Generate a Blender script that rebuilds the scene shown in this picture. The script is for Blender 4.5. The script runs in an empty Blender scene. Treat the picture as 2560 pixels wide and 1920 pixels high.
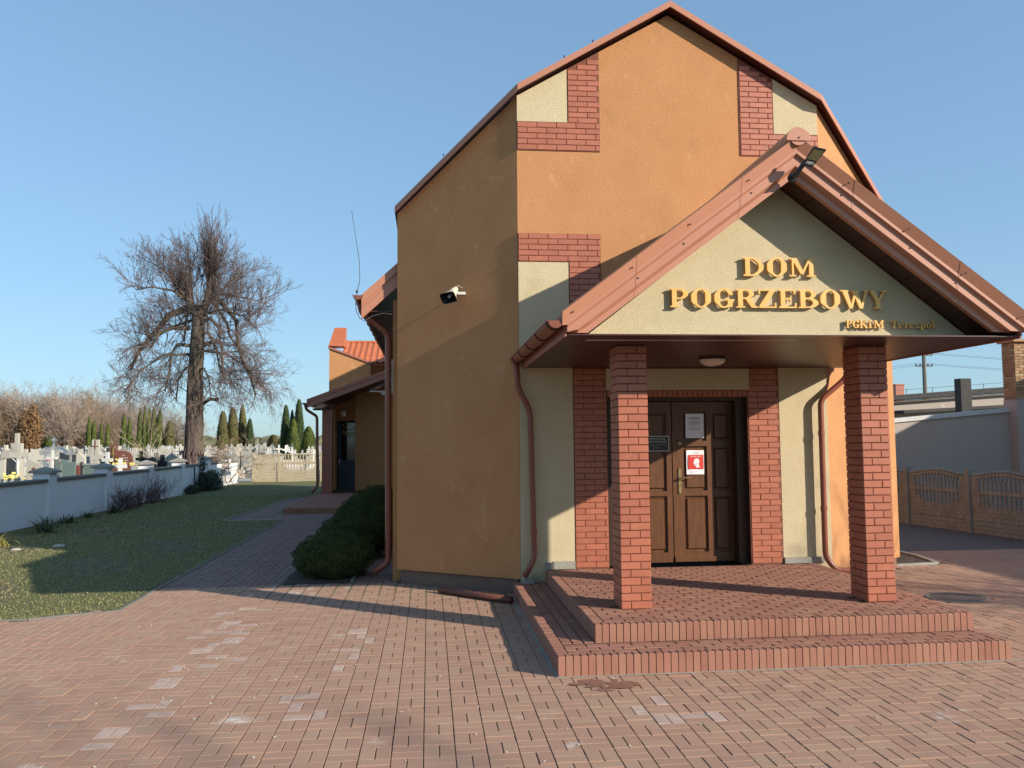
import bpy, math, random
import numpy as np
from mathutils import Vector, Matrix
from mathutils.geometry import tessellate_polygon
R = math.radians
SC = bpy.context.scene
COL = SC.collection
rng = random.Random(7)

# ------------------------------------------------------------------ camera, sky, sun, exposure
CAM = Vector((-1.154, -10.462, 1.95))
_y, _t, _r = R(5.804), R(3.937), R(-0.5)
_F = Vector((math.sin(_y)*math.cos(_t), math.cos(_y)*math.cos(_t), math.sin(_t)))
_R0 = Vector((math.cos(_y), -math.sin(_y), 0)); _U0 = _R0.cross(_F)
_RR = _R0*math.cos(_r) + _U0*math.sin(_r); _UU = _U0*math.cos(_r) - _R0*math.sin(_r)
cd = bpy.data.cameras.new('camera'); cam = bpy.data.objects.new('camera', cd); COL.objects.link(cam)
cam.matrix_world = Matrix(((_RR.x, _UU.x, -_F.x, CAM.x), (_RR.y, _UU.y, -_F.y, CAM.y), (_RR.z, _UU.z, -_F.z, CAM.z), (0, 0, 0, 1)))
cd.sensor_width = 36; cd.lens = 36*2054.7/2560; cd.clip_start = .05; cd.clip_end = 3000
SC.camera = cam
SUN_AZ = (0.812, -0.584); SUN_EL = 21.3
w = bpy.data.worlds.new('World'); SC.world = w; w.use_nodes = True
nt = w.node_tree; bg = nt.nodes['Background']
sky = nt.nodes.new('ShaderNodeTexSky'); sky.sky_type = 'NISHITA'; sky.sun_disc = False
sky.sun_elevation = R(SUN_EL); sky.sun_rotation = math.atan2(SUN_AZ[0], SUN_AZ[1])
sky.altitude = 100; sky.air_density = 1.0; sky.dust_density = 0.6; sky.ozone_density = 2.0
gm = nt.nodes.new('ShaderNodeGamma'); gm.inputs[1].default_value = .50          # evens the whole sky out, as the photograph's exposure does
tn = nt.nodes.new('ShaderNodeMix'); tn.data_type = 'RGBA'; tn.blend_type = 'MULTIPLY'; tn.inputs[0].default_value = 1; tn.inputs[7].default_value = (1.42, 1.98, 2.45, 1)
nt.links.new(sky.outputs[0], gm.inputs[0]); nt.links.new(gm.outputs[0], tn.inputs[6]); nt.links.new(tn.outputs[2], bg.inputs[0]); bg.inputs[1].default_value = 0.112
sl = bpy.data.lights.new('sun', 'SUN'); sl.energy = 5.0; sl.angle = R(0.55); sl.color = (1, .90, .76)
so = bpy.data.objects.new('sun', sl); COL.objects.link(so); so.location = (20, -20, 20)
so.rotation_euler = Vector((-SUN_AZ[0]*math.cos(R(SUN_EL)), -SUN_AZ[1]*math.cos(R(SUN_EL)), -math.sin(R(SUN_EL)))).to_track_quat('-Z', 'Y').to_euler()
SC.view_settings.view_transform = 'Standard'; SC.view_settings.look = 'None'
SC.view_settings.exposure = 0.46; SC.view_settings.gamma = 1

def inframe(p, m=.12):
    v = Vector(p)-CAM; d = v.dot(_F)
    if d < .3: return False
    x = v.dot(_RR)/d*2054.7/1280; y = v.dot(_UU)/d*2054.7/960
    return abs(x) < 1+m and abs(y) < 1+m

# ------------------------------------------------------------------ materials
MATS = {}
def mat(name, col, rough=.8, col2=None, vs=6., bump=.0, bs=80., bd=.01, metal=0., rnd=0., hue2=None, spec=.4, coat=0., fleck=None, stains=None, stretch=None, vmix=1.0):
    m = bpy.data.materials.new(name); m.use_nodes = True; MATS[name] = m
    N = m.node_tree.nodes; L = m.node_tree.links; b = N['Principled BSDF']
    b.inputs['Roughness'].default_value = rough; b.inputs['Metallic'].default_value = metal
    b.inputs['Specular IOR Level'].default_value = spec; b.inputs['Coat Weight'].default_value = coat
    b.inputs['Coat Roughness'].default_value = .25
    geo = N.new('ShaderNodeNewGeometry'); pos = geo.outputs['Position']
    if stretch:
        mp = N.new('ShaderNodeMapping'); mp.inputs['Scale'].default_value = stretch; L.new(pos, mp.inputs[0]); pos = mp.outputs[0]
    def noise(s, det=5., ro=.6):
        n = N.new('ShaderNodeTexNoise'); n.inputs['Scale'].default_value = s; n.inputs['Detail'].default_value = det
        n.inputs['Roughness'].default_value = ro; L.new(pos, n.inputs['Vector']); return n.outputs[0]
    def ramp(src, a, c):
        r = N.new('ShaderNodeMapRange'); r.inputs[1].default_value = a; r.inputs[2].default_value = c; L.new(src, r.inputs[0]); return r.outputs[0]
    def mix(f, A, B):
        x = N.new('ShaderNodeMix'); x.data_type = 'RGBA'; L.new(f, x.inputs[0])
        for i, v in ((6, A), (7, B)):
            if hasattr(v, 'is_linked'): L.new(v, x.inputs[i])
            else: x.inputs[i].default_value = (*v, 1)
        return x.outputs[2]
    c2 = col2 or tuple(c*.75 for c in col)
    cur = mix(ramp(noise(vs), .5-.2/vmix, .5+.2/vmix), c2, col)
    if fleck:
        fc, fs, th = fleck; cur = mix(ramp(noise(fs, 2., .5), th, th+.05), cur, fc)
    for sc_, ss, th, wd in ([stains] if stains and not isinstance(stains, list) else (stains or [])):
        cur = mix(ramp(noise(ss, 6., .65), th, th+wd), cur, sc_)
    if rnd:
        oi = N.new('ShaderNodeObjectInfo'); at = N.new('ShaderNodeAttribute'); at.attribute_name = 'rnd'
        ad = N.new('ShaderNodeMath'); ad.operation = 'ADD'; L.new(oi.outputs['Random'], ad.inputs[0]); L.new(at.outputs['Fac'], ad.inputs[1])
        fr = N.new('ShaderNodeMath'); fr.operation = 'FRACT'; L.new(ad.outputs[0], fr.inputs[0])
        mr = N.new('ShaderNodeMapRange'); mr.inputs[3].default_value = 1-rnd; mr.inputs[4].default_value = 1+rnd; L.new(fr.outputs[0], mr.inputs[0])
        hv = N.new('ShaderNodeHueSaturation'); L.new(mr.outputs[0], hv.inputs['Value']); L.new(cur, hv.inputs['Color'])
        cur = hv.outputs[0]
        if hue2:
            f2 = N.new('ShaderNodeMath'); f2.operation = 'MULTIPLY'; f2.inputs[1].default_value = 7.31; L.new(fr.outputs[0], f2.inputs[0])
            f3 = N.new('ShaderNodeMath'); f3.operation = 'FRACT'; L.new(f2.outputs[0], f3.inputs[0])
            f4 = N.new('ShaderNodeMapRange'); f4.inputs[1].default_value = .45; f4.inputs[2].default_value = 1.; f4.inputs[4].default_value = .8; L.new(f3.outputs[0], f4.inputs[0])
            cur = mix(f4.outputs[0], cur, hue2)
    L.new(cur, b.inputs['Base Color'])
    if bump:
        bn = N.new('ShaderNodeBump'); bn.inputs['Strength'].default_value = bump; bn.inputs['Distance'].default_value = bd
        L.new(noise(bs, 6., .7), bn.inputs['Height']); L.new(bn.outputs[0], b.inputs['Normal'])
    return m

mat('stucco_orange', (.525, .258, .112), .9, (.47, .222, .09), 2.2, .8, 75, .014, stains=[((.39, .18, .07), 1.1, .54, .2), ((.56, .30, .15), 5, .60, .1), ((.34, .15, .06), 14, .68, .06)], stretch=(1, 1, .8))
mat('stucco_olive', (.62, .51, .325), .9, (.55, .45, .275), 3, .9, 130, .012, stains=((.52, .43, .26), 2.2, .56, .2), fleck=((.66, .58, .38), 260, .56))
mat('brick_red', (.41, .138, .078), .42, (.35, .11, .062), 9, .25, 60, .003, rnd=.08, spec=.5)
mat('brick_joint', (.21, .072, .045), .8, None, 20, .3, 120, .004)
mat('trim_metal', (.46, .205, .128), .36, (.43, .185, .112), 2, .0, spec=.5)
mat('trim_metal_matt', (.36, .14, .09), .45, (.32, .12, .08), 2, .0)
mat('roof_tile_metal', (.48, .15, .068), .38, (.42, .125, .055), 3, .1, 20, .004, rnd=.06)
mat('pipe_red', (.25, .075, .042), .35, (.215, .062, .036), 5, .0, spec=.5)
mat('pipe_rust', (.16, .055, .035), .5, (.11, .045, .03), 12)
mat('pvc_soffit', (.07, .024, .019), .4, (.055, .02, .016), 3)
mat('wood_door', (.15, .056, .018), .42, (.085, .032, .010), 9, .12, 70, .003, stretch=(6, 1, .55), spec=.5)
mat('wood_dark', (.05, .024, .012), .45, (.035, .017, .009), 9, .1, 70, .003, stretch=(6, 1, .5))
mat('paver', (.415, .245, .17), .88, (.35, .20, .138), .9, .5, 300, .003, rnd=.05, hue2=(.40, .26, .175), fleck=((.52, .42, .34), 420, .66), stains=[((.30, .17, .115), .45, .56, .2), ((.60, .53, .46), 1.3, .63, .10), ((.24, .165, .10), 3.1, .68, .08)])
mat('paver_pale', (.51, .39, .325), .9, (.40, .26, .20), 11, .5, 300, .003, rnd=.08)
mat('paver_step', (.33, .15, .105), .85, (.28, .12, .08), 3, .5, 260, .004, rnd=.07, hue2=(.33, .17, .11), fleck=((.17, .08, .05), 300, .62))
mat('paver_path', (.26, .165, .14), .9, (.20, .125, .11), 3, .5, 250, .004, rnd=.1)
mat('joint_sand', (.075, .052, .035), .95, (.14, .125, .055), 5, .6, 200, .01, fleck=((.33, .28, .20), 90, .60))
mat('joint_step', (.09, .045, .03), .95, None, 20)
mat('paving_far', (.24, .165, .125), .9, (.19, .13, .10), 4, .5, 40, .01)
mat('asphalt', (.125, .11, .10), .9, (.10, .09, .08), 3, .5, 200, .005, fleck=((.24, .21, .18), 40, .68))
mat('concrete', (.33, .31, .27), .9, (.25, .235, .20), 5, .4, 90, .006)
mat('concrete_dark', (.20, .19, .165), .9, (.15, .14, .12), 5, .4, 90, .006)
mat('concrete_tan', (.40, .34, .235), .9, (.32, .27, .18), 4, .4, 70, .006)
mat('concrete_fence', (.27, .27, .25), .9, (.20, .20, .185), 4, .4, 70, .006, stains=((.17, .16, .11), 3, .56, .2))
mat('wall_white', (.82, .82, .83), .85, (.77, .77, .78), 2, .35, 40, .01, stains=((.58, .58, .56), 1.2, .60, .3))
mat('plinth_grey', (.20, .13, .10), .9, (.15, .10, .08), 5, .4, 80, .006)
mat('plinth_tile', (.33, .31, .26), .8, (.25, .24, .2), 30)
mat('soil', (.075, .055, .04), 1, (.05, .038, .028), 8, .8, 40, .03, fleck=((.20, .14, .08), 25, .62))
mat('lawn_soil', (.10, .12, .038), 1, (.15, .14, .055), 2.6, .9, 60, .03, fleck=((.30, .26, .14), 70, .60), stains=((.15, .115, .06), .8, .62, .2))
mat('field', (.17, .16, .10), 1, (.12, .13, .07), .3, .4, 10, .05)
mat('grass', (.14, .175, .042), .8, (.25, .24, .08), 4, rnd=.4, hue2=(.58, .48, .25))
mat('leaf_green', (.075, .095, .024), .8, (.04, .055, .016), 6, rnd=.35, spec=.15)
mat('leaf_dark', (.032, .055, .016), .7, (.018, .032, .011), 7, rnd=.4, spec=.2)
mat('leaf_thuja', (.125, .155, .033), .75, (.07, .095, .024), 3, rnd=.35, spec=.15)
mat('leaf_thuja_dark', (.055, .085, .03), .75, (.03, .05, .02), 3, rnd=.35, spec=.15)
mat('leaf_rust', (.23, .125, .055), .8, (.17, .10, .045), 3, rnd=.4)
mat('leaf_olive', (.16, .135, .045), .8, (.10, .095, .035), 3, rnd=.4)
mat('leaf_blade', (.10, .13, .045), .6, (.06, .08, .03), 6, rnd=.3)
mat('leaf_yellow', (.42, .34, .08), .6, (.27, .25, .07), 9, rnd=.25)
mat('ivy', (.03, .05, .022), .6, (.02, .03, .016), 8, rnd=.4)
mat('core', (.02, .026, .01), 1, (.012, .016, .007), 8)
mat('bark', (.155, .125, .088), .95, (.075, .062, .048), 9, 1., 26, .05, stretch=(1, 1, .35))
mat('bark_pale', (.36, .29, .20), .95, (.26, .20, .145), 5, .5, 30, .03)
mat('twig', (.135, .092, .08), .9, (.095, .07, .062), 1.5)
mat('twig_pale', (.34, .27, .21), .9, (.26, .20, .16), 1.)
mat('twig_brown', (.27, .195, .125), .9, (.22, .15, .10), 1.)
mat('twig_red', (.12, .05, .045), .9, (.07, .035, .035), 4)
mat('gold', (.78, .46, .12), .4, (.70, .40, .10), 8, spec=.6)
mat('brass', (.50, .38, .17), .3, None, 20, metal=.7)
mat('black_plastic', (.012, .012, .016), .28, (.016, .016, .02), 20, spec=.5)
mat('black_metal', (.02, .018, .018), .45, None, 20)
mat('led_panel', (.11, .09, .04), .6, (.07, .06, .028), 60, spec=.2)
mat('grey_plastic', (.36, .36, .38), .5, None, 30)
mat('horn_cream', (.62, .58, .46), .5, (.54, .50, .40), 12)
mat('opal_glass', (.72, .66, .58), .3, None, 8)
mat('paper', (.82, .81, .84), .45, (.77, .76, .79), 12)
mat('print_black', (.03, .03, .035), .7)
mat('print_grey', (.30, .30, .32), .7)
mat('print_red', (.62, .05, .035), .5, (.56, .045, .03), 12)
mat('plate_black', (.025, .022, .018), .35)
mat('plate_frame', (.55, .50, .40), .35, None, 20, metal=.3)
mat('ac_white', (.62, .63, .62), .5, (.55, .56, .55), 8)
mat('steel', (.45, .45, .46), .35, None, 12, metal=.8)
mat('door_blue', (.035, .05, .085), .4, (.03, .04, .07), 4)
mat('glass_dark', (.02, .025, .03), .05, None, 4, spec=.8)
mat('plaster_grey', (.42, .36, .31), .9, (.38, .325, .285), 2, .4, 50, .01, stains=((.55, .52, .48), 1.6, .68, .04))
mat('old_brick', (.40, .23, .12), .9, (.30, .16, .085), 8, .5, 40, .01, rnd=.25, hue2=(.45, .33, .18))
mat('old_joint', (.34, .29, .21), .95, None, 30)
mat('zinc', (.60, .60, .57), .5, (.5, .5, .48), 6)
mat('bitumen', (.035, .034, .036), .8, (.06, .055, .05), 6)
mat('stone_white', (.54, .53, .50), .7, (.45, .44, .41), 4, rnd=.25)
mat('stone_grey', (.30, .31, .30), .5, (.24, .25, .245), 6, rnd=.25)
mat('stone_pale', (.44, .41, .35), .75, (.40, .38, .32), 6, rnd=.2)
mat('stone_black', (.028, .030, .033), .2, (.04, .042, .045), 12, spec=.6)
mat('stone_brown', (.19, .068, .045), .3, (.15, .055, .04), 25, spec=.5)
mat('stone_green', (.14, .19, .17), .4, (.11, .15, .14), 10)
mat('flower_yellow', (.80, .66, .10), .7, (.75, .70, .32), 30)
mat('flower_red', (.68, .09, .11), .7, (.75, .35, .35), 30)
mat('stone_rock', (.50, .45, .38), .9, (.36, .33, .28), 9, .6, 30, .02)
mat('wire', (.10, .11, .13), .5)
mat('cast_iron', (.13, .09, .07), .7)

# ------------------------------------------------------------------ mesh helpers
class MB:
    def __init__(s): s.v = []; s.f = []; s.r = []
    def add(s, vs, fs, rnd=None):
        o = len(s.v); s.v.extend(vs); s.f.extend([tuple(i+o for i in f) for f in fs])
        s.r.extend([rnd if rnd is not None else 0.]*len(fs))
    def box(s, x0, x1, y0, y1, z0, z1, rnd=None):
        s.add([(x0, y0, z0), (x1, y0, z0), (x1, y1, z0), (x0, y1, z0), (x0, y0, z1), (x1, y0, z1), (x1, y1, z1), (x0, y1, z1)],
              [(0, 3, 2, 1), (4, 5, 6, 7), (0, 1, 5, 4), (1, 2, 6, 5), (2, 3, 7, 6), (3, 0, 4, 7)], rnd)
    def prism(s, poly, e, rnd=None):
        """closed polygon (list of 3D points) extruded by vector e; handles concave outlines"""
        n = len(poly); P = [Vector(p) for p in poly]; E = Vector(e)
        tri = tessellate_polygon([P])
        nrm = Vector((0, 0, 0))
        for i in range(n):
            nrm += P[i].cross(P[(i+1) % n])
        flip = nrm.dot(E) > 0
        vs = [tuple(p) for p in P]+[tuple(p+E) for p in P]; fs = []
        def orient(t, want):
            a, b, c = (Vector(vs[i]) for i in t)
            return t if (b-a).cross(c-a).dot(want) > 0 else (t[0], t[2], t[1])
        for t in tri:
            fs.append(orient(tuple(t), -E)); fs.append(orient(tuple(i+n for i in t), E))
        for i in range(n):
            j = (i+1) % n; fs.append((i, j, j+n, i+n) if flip else (j, i, i+n, j+n))
        s.add(vs, fs, rnd)
    def tube(s, pts, rad, n=8, caps=True, rnd=None):
        pts = [Vector(p) for p in pts]; rad = rad if isinstance(rad, (list, tuple)) else [rad]*len(pts)
        vs = []; fs = []; up = Vector((.31, .22, .92))
        pu = None
        for i, p in enumerate(pts):
            d = (pts[min(i+1, len(pts)-1)]-pts[max(i-1, 0)])
            if d.length < 1e-9: d = Vector((0, 0, 1))
            d.normalize()
            if pu is None: pu = up if abs(d.dot(up)) < .9 else Vector((1, 0, 0))
            a = (pu-d*pu.dot(d))
            if a.length < 1e-6: a = d.orthogonal()
            a.normalize(); pu = a; b = d.cross(a)
            for k in range(n):
                t = 2*math.pi*k/n; q = p+(a*math.cos(t)+b*math.sin(t))*rad[i]; vs.append(tuple(q))
        for i in range(len(pts)-1):
            for k in range(n):
                k2 = (k+1) % n; fs.append((i*n+k, i*n+k2, (i+1)*n+k2, (i+1)*n+k))
        if caps: fs.append(tuple(range(n-1, -1, -1))); fs.append(tuple(range((len(pts)-1)*n, len(pts)*n)))
        s.add(vs, fs, rnd)
    def ell(s, c, r, nu=10, nv=7, rnd=None, z0=-90, jit=0):
        vs = []; fs = []
        for i in range(nv+1):
            ph = R(z0+(90-z0)*i/nv)
            for k in range(nu):
                th = 2*math.pi*k/nu; j = 1+rng.uniform(-jit, jit)
                vs.append((c[0]+r[0]*math.cos(ph)*math.cos(th)*j, c[1]+r[1]*math.cos(ph)*math.sin(th)*j, c[2]+r[2]*math.sin(ph)*j))
        for i in range(nv):
            for k in range(nu):
                k2 = (k+1) % nu; fs.append((i*nu+k, i*nu+k2, (i+1)*nu+k2, (i+1)*nu+k))
        s.add(vs, fs, rnd)
    def mesh(s, name, m, smooth=False):
        me = bpy.data.meshes.new(name); me.from_pydata(s.v, [], s.f)
        if any(s.r):
            a = me.attributes.new('rnd', 'FLOAT', 'FACE'); a.data.foreach_set('value', s.r)
        me.materials.append(MATS[m])
        if smooth: me.polygons.foreach_set('use_smooth', [True]*len(me.polygons))
        me.update(); return me
    def build(s, name, m, parent=None, smooth=False, bevel=0, seg=2):
        o = bpy.data.objects.new(name, s.mesh(name, m, smooth)); COL.objects.link(o)
        if parent: o.parent = parent
        if bevel:
            b = o.modifiers.new('bevel', 'BEVEL'); b.width = bevel; b.segments = seg; b.limit_method = 'ANGLE'; b.angle_limit = R(35)
        return o
def tag(o, label=None, cat=None, group=None, kind=None):
    if label: o['label'] = label
    if cat: o['category'] = cat
    if group: o['group'] = group
    if kind: o['kind'] = kind
    return o
def empty(name, loc=(0, 0, 0)):
    o = bpy.data.objects.new(name, None); COL.objects.link(o); o.location = loc; o.empty_display_size = .1; return o
def thing(name, label, cat, group=None, loc=(0, 0, 0)):
    return tag(empty(name, loc), label, cat, group)
def Bx(*a):
    m = MB(); m.box(*a); return m
def copy_tree(o, parent=None):
    c = o.copy(); COL.objects.link(c); c.parent = parent
    for ch in list(o.children): copy_tree(ch, c)
    return c

# chamfered brick: local x = length, y = width, z = height, top face at z=0
_bc = {}
def brick_geo(l, w_, h, ch):
    a, b = l/2, w_/2
    vs = [(-a, -b, -h), (a, -b, -h), (a, b, -h), (-a, b, -h), (-a, -b, -ch), (a, -b, -ch), (a, b, -ch), (-a, b, -ch),
          (-a+ch, -b+ch, 0), (a-ch, -b+ch, 0), (a-ch, b-ch, 0), (-a+ch, b-ch, 0)]
    fs = [(8, 9, 10, 11)]
    for i in range(4):
        j = (i+1) % 4; fs += [(i, j, 4+j, 4+i), (4+i, 4+j, 8+j, 8+i)]
    return vs, fs
def put_bricks(items, parent, name, m, nmax=300, stuff=None, ch=.004):
    """items: (centre of visible face, l, w, h, matrix 3x3) ; the ones showing largest come as objects"""
    def key(it):
        p = Vector(it[0]); d = (p-CAM).length; n = it[4].col[2]; vis = max(.02, n.dot((CAM-p).normalized()))
        return (0 if inframe(p, .0) else 1e6)+d*d/(it[1]*it[2]*vis)
    items = sorted(items, key=key)
    for it in items[:nmax]:
        p, l, w_, h, M = it; k = (name, m, round(l, 3), round(w_, 3), round(h, 3), ch)
        if k not in _bc:
            mb = MB(); mb.add(*brick_geo(l, w_, h, ch)); _bc[k] = mb.mesh(name, m)
        o = bpy.data.objects.new(name, _bc[k]); COL.objects.link(o); o.parent = parent
        j = Matrix.Rotation(rng.gauss(0, .004), 3, 'X') @ Matrix.Rotation(rng.gauss(0, .004), 3, 'Y') @ Matrix.Rotation(rng.gauss(0, .005), 3, 'Z')
        mm = (M @ j).to_4x4(); mm.translation = Vector(p)+M.col[2]*rng.gauss(0, .0008); o.matrix_world = mm
    if items[nmax:]:
        mb = MB()
        for it in items[nmax:]:
            p, l, w_, h, M = it; vs, fs = brick_geo(l, w_, h, ch); P = Vector(p)+M.col[2]*rng.gauss(0, .0008)
            j = M @ Matrix.Rotation(rng.gauss(0, .004), 3, 'X') @ Matrix.Rotation(rng.gauss(0, .004), 3, 'Z')
            mb.add([tuple(j @ Vector(v)+P) for v in vs], fs, rng.random()+.001)
        tag(mb.build(stuff or name+'s', m, parent), kind='stuff')
M_UP = Matrix.Identity(3)                                       # long side along X, face up
M_UPY = Matrix(((0, -1, 0), (1, 0, 0), (0, 0, 1)))             # long side along Y, face up
def M_axes(x, y, z): return Matrix((x, y, z)).transposed()
M_FRONT = M_axes((1, 0, 0), (0, 0, 1), (0, -1, 0))             # wall face toward -Y
M_LEFT = M_axes((0, -1, 0), (0, 0, 1), (-1, 0, 0))             # wall face toward -X
M_RIGHT = M_axes((0, 1, 0), (0, 0, 1), (1, 0, 0))

# ------------------------------------------------------------------ GROUND
g = MB(); g.add([(-900, -400, -.06), (900, -400, -.06), (900, 1500, -.06), (-900, 1500, -.06)], [(0, 1, 2, 3)])
tag(g.build('ground', 'field'), 'brown and green open ground reaching to the horizon', kind='structure')
CHF = Vector((-.565, -.825, 0))
def in_lawn(x, y):
    if x > -4.78 or x < -10.5: return False
    front = -.25 if x > -5.0 else (-.25-(-5.0-x)*.55 if x > -5.7 else -.66-.02*(-5.7-x))
    if y < front or y > 32: return False
    if y > 10.95 and x > -6.3+.06*(y-11) and y < 19.6: return False
    return True
def in_steps(x, y): return -.02 < x < 3.84 and -3.55 < y < .02
def in_build(x, y):
    if -1.6 < x < 0 and y > -x*.685: return True
    if 0 <= x <= 4.12 and y > 0: return True
    if 4.12 < x < 5.72 and y > (x-4.12)*.685: return True
    return -1.66 < x < 5.8 and y > 1.1
def in_bed(x, y): return (-3.15 < x < -2.25 and 1.28 < y < 12.3) or (5.75 < x < 6.75 and 1.55 < y < 14)
def in_annexstep(x, y): return x > -5.3 and y > 12.75 and x < -1.6
court = Bx(-16, 11.3, -30, 20, -.05, -.0075).build('pavement', 'joint_sand')
tag(court, 'red-brown block paving in basket weave on the forecourt', kind='structure')
items = []; items_p = []; items_w = []
for i in range(-40, 60):
    for j in range(-4, 134):
        cx, cy = -1.19+.2*i+.1, -7.0+.2*j+.1
        if not (-9.6 < cx < 10.9): continue
        if cy > 3 and not (-6.5 < cx < -1.6) : continue
        if cy > 12.7 and cx > -5.3: continue
        if not inframe((cx, cy, 0), .18): continue
        if (i+j) % 2: subs = [(cx-.05, cy, 'Y'), (cx+.05, cy, 'Y')]
        else: subs = [(cx, cy-.05, 'X'), (cx, cy+.05, 'X')]
        for (x, y, o) in subs:
            if in_lawn(x-.02, y) or in_steps(x, y) or in_build(x-.0, y-.1) or in_bed(x, y) or x < -10.3: continue
            if (x-5.22)**2+(y+.93)**2 < .33**2: continue
            gap = .0068+rng.random()*.0012
            it = ((x, y, rng.gauss(0, .0012)), .2-gap, .1-gap, .03, M_UP if o == 'X' else M_UPY)
            band = any(abs(x-bx-.12*math.sin(y*2)) < bw*(.3+1.2*rng.random()) and y0 < y < y1 for bx, bw, y0, y1 in ((-3.25, .22, -4.9, -.2), (-1.98, .16, -4.7, -1.6), (-3.0, .5, .5, 1.2), (.6, .3, -5.2, -4.3)))
            if band and rng.random() < .36: items_w.append(it); continue
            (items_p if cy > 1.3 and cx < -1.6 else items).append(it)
put_bricks(items, court, 'paving_brick', 'paver', 300, 'paving_bricks', .0018)
put_bricks(items_w, court, 'pale_brick', 'paver_pale', 120, 'pale_bricks', .0018)
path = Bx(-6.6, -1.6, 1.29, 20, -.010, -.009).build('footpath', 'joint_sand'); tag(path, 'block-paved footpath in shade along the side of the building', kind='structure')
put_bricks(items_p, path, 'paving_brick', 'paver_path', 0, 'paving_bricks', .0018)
# driveway beyond the forecourt, on the right
dr = MB(); dr.add([(5.9, 2.8, -.004), (11.3, 2.8, -.004), (9.0, 30, -.004), (5.9, 30, -.004)], [(0, 1, 2, 3)])
tag(dr.build('driveway', 'asphalt'), 'grey driveway in shade beside the concrete fence', kind='structure')
# kerbs
def kerb(pts, label, wdt=.06, top=.03, m='concrete', name='kerb'):
    k = thing(name, label, 'kerb')
    for a, b in zip(pts[:-1], pts[1:]):
        a = Vector((*a, 0)); b = Vector((*b, 0)); L = (b-a).length; n = max(1, round(L/1.0)); d = (b-a)/L; s = Vector((-d.y, d.x, 0))*wdt/2
        for q in range(n):
            p0 = a+d*(L*q/n+.004); p1 = a+d*(L*(q+1)/n-.004); e = MB()
            e.prism([(p0-s)+Vector((0, 0, -.1)), (p0+s)+Vector((0, 0, -.1)), (p1+s)+Vector((0, 0, -.1)), (p1-s)+Vector((0, 0, -.1))], (0, 0, .1+top+rng.uniform(-.004, .004)))
            e.build('kerb_stone', m, k, bevel=.006, seg=1)
    return k
kerb([(-4.78, 10.9), (-4.78, -.24), (-5.02, -.36), (-5.62, -.62), (-10.4, -.78)], 'thin concrete edging between the lawn and the paved path', .05, .012, 'concrete_dark')
kerb([(-4.80, 10.93), (-6.3, 10.98), (-5.80, 19.6)], 'thin concrete edging round the paved patch before the side door', .055, .02)
kerb([(-2.22, 12), (-2.22, 1.32)], 'thin dark edging between the bush bed and the building strip', .05, .03, 'concrete_dark')
kerb([(5.72, 1.5), (6.62, 1.62), (6.78, 2.4), (6.8, 9)], 'pale curved edging round the small bed beside the right corner of the building', .07, .03)
b = MB(); b.box(-3.15, -2.25, 1.28, 12.3, -.01, .012); b.box(5.78, 6.6, 1.62, 9, -.01, .012)
tag(b.build('flower_bed', 'soil'), 'dark soil bed with fallen leaves under the bushes', kind='structure')

# lawn: base sheet + grass
lw = MB(); NX, NY = 60, 90
for j in range(NY):
    for i in range(NX):
        x0, x1 = -10.5+i*5.8/NX, -10.5+(i+1)*5.8/NX; t0 = (j/NY)**1.5; t1 = ((j+1)/NY)**1.5
        y0, y1 = -1.0+33*t0, -1.0+33*t1
        if in_lawn((x0+x1)/2, (y0+y1)/2):
            def hz(x, y): return -.004+.012*math.sin(x*2.1+y*.8)*math.sin(y*1.3)
            lw.add([(x0, y0, hz(x0, y0)), (x1, y0, hz(x1, y0)), (x1, y1, hz(x1, y1)), (x0, y1, hz(x0, y1))], [(0, 1, 2, 3)])
tag(lw.build('lawn', 'lawn_soil'), 'patchy winter lawn between the white wall and the path', kind='structure')
gr = MB()
for _ in range(95000):
    t = rng.random()**2.0; x = rng.uniform(-10.4, -4.83); y = -.8+22*t
    if not in_lawn(x, y): continue
    a = rng.uniform(0, 6.283); h = rng.uniform(.006, .024)*(1+.5*t); wd = rng.uniform(.0015, .0035)*(1+3*t); ln = rng.uniform(.008, .03)
    dx, dy = math.cos(a), math.sin(a); z = .004
    gr.add([(x-dy*wd, y+dx*wd, z), (x+dy*wd, y-dx*wd, z), (x+dx*ln, y+dy*ln, z+h)], [(0, 1, 2)], rng.random()+.001)
tag(gr.build('grass', 'grass'), 'short green and straw-coloured grass blades on the lawn', 'grass', kind='stuff')

# manhole
mh = thing('manhole_cover', 'round dark manhole cover in the paving right of the steps', 'manhole cover')
m_ = MB(); m_.tube([(5.22, -.93, -.02), (5.22, -.93, .002)], [.30, .30], 28); m_.build('lid', 'cast_iron', mh)
m_ = MB()
for k in range(28):
    a0, a1 = 2*math.pi*k/28, 2*math.pi*(k+1)/28
    m_.add([(5.22+r*math.cos(a), -.93+r*math.sin(a), .004) for a in (a0, a1) for r in (.305, .36)], [(0, 1, 3, 2)])
m_.build('rim', 'concrete_dark', mh)

# ------------------------------------------------------------------ MAIN BUILDING
B = thing('funeral_home', 'orange-brown rendered funeral home with red brick bands and a gabled entrance porch', 'building')
XC = 2.06; ZT = .319
def zfront(x):  # top of the front wall
    return 6.47+(7.66-6.47)*(1-abs(x-XC)/XC)
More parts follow.
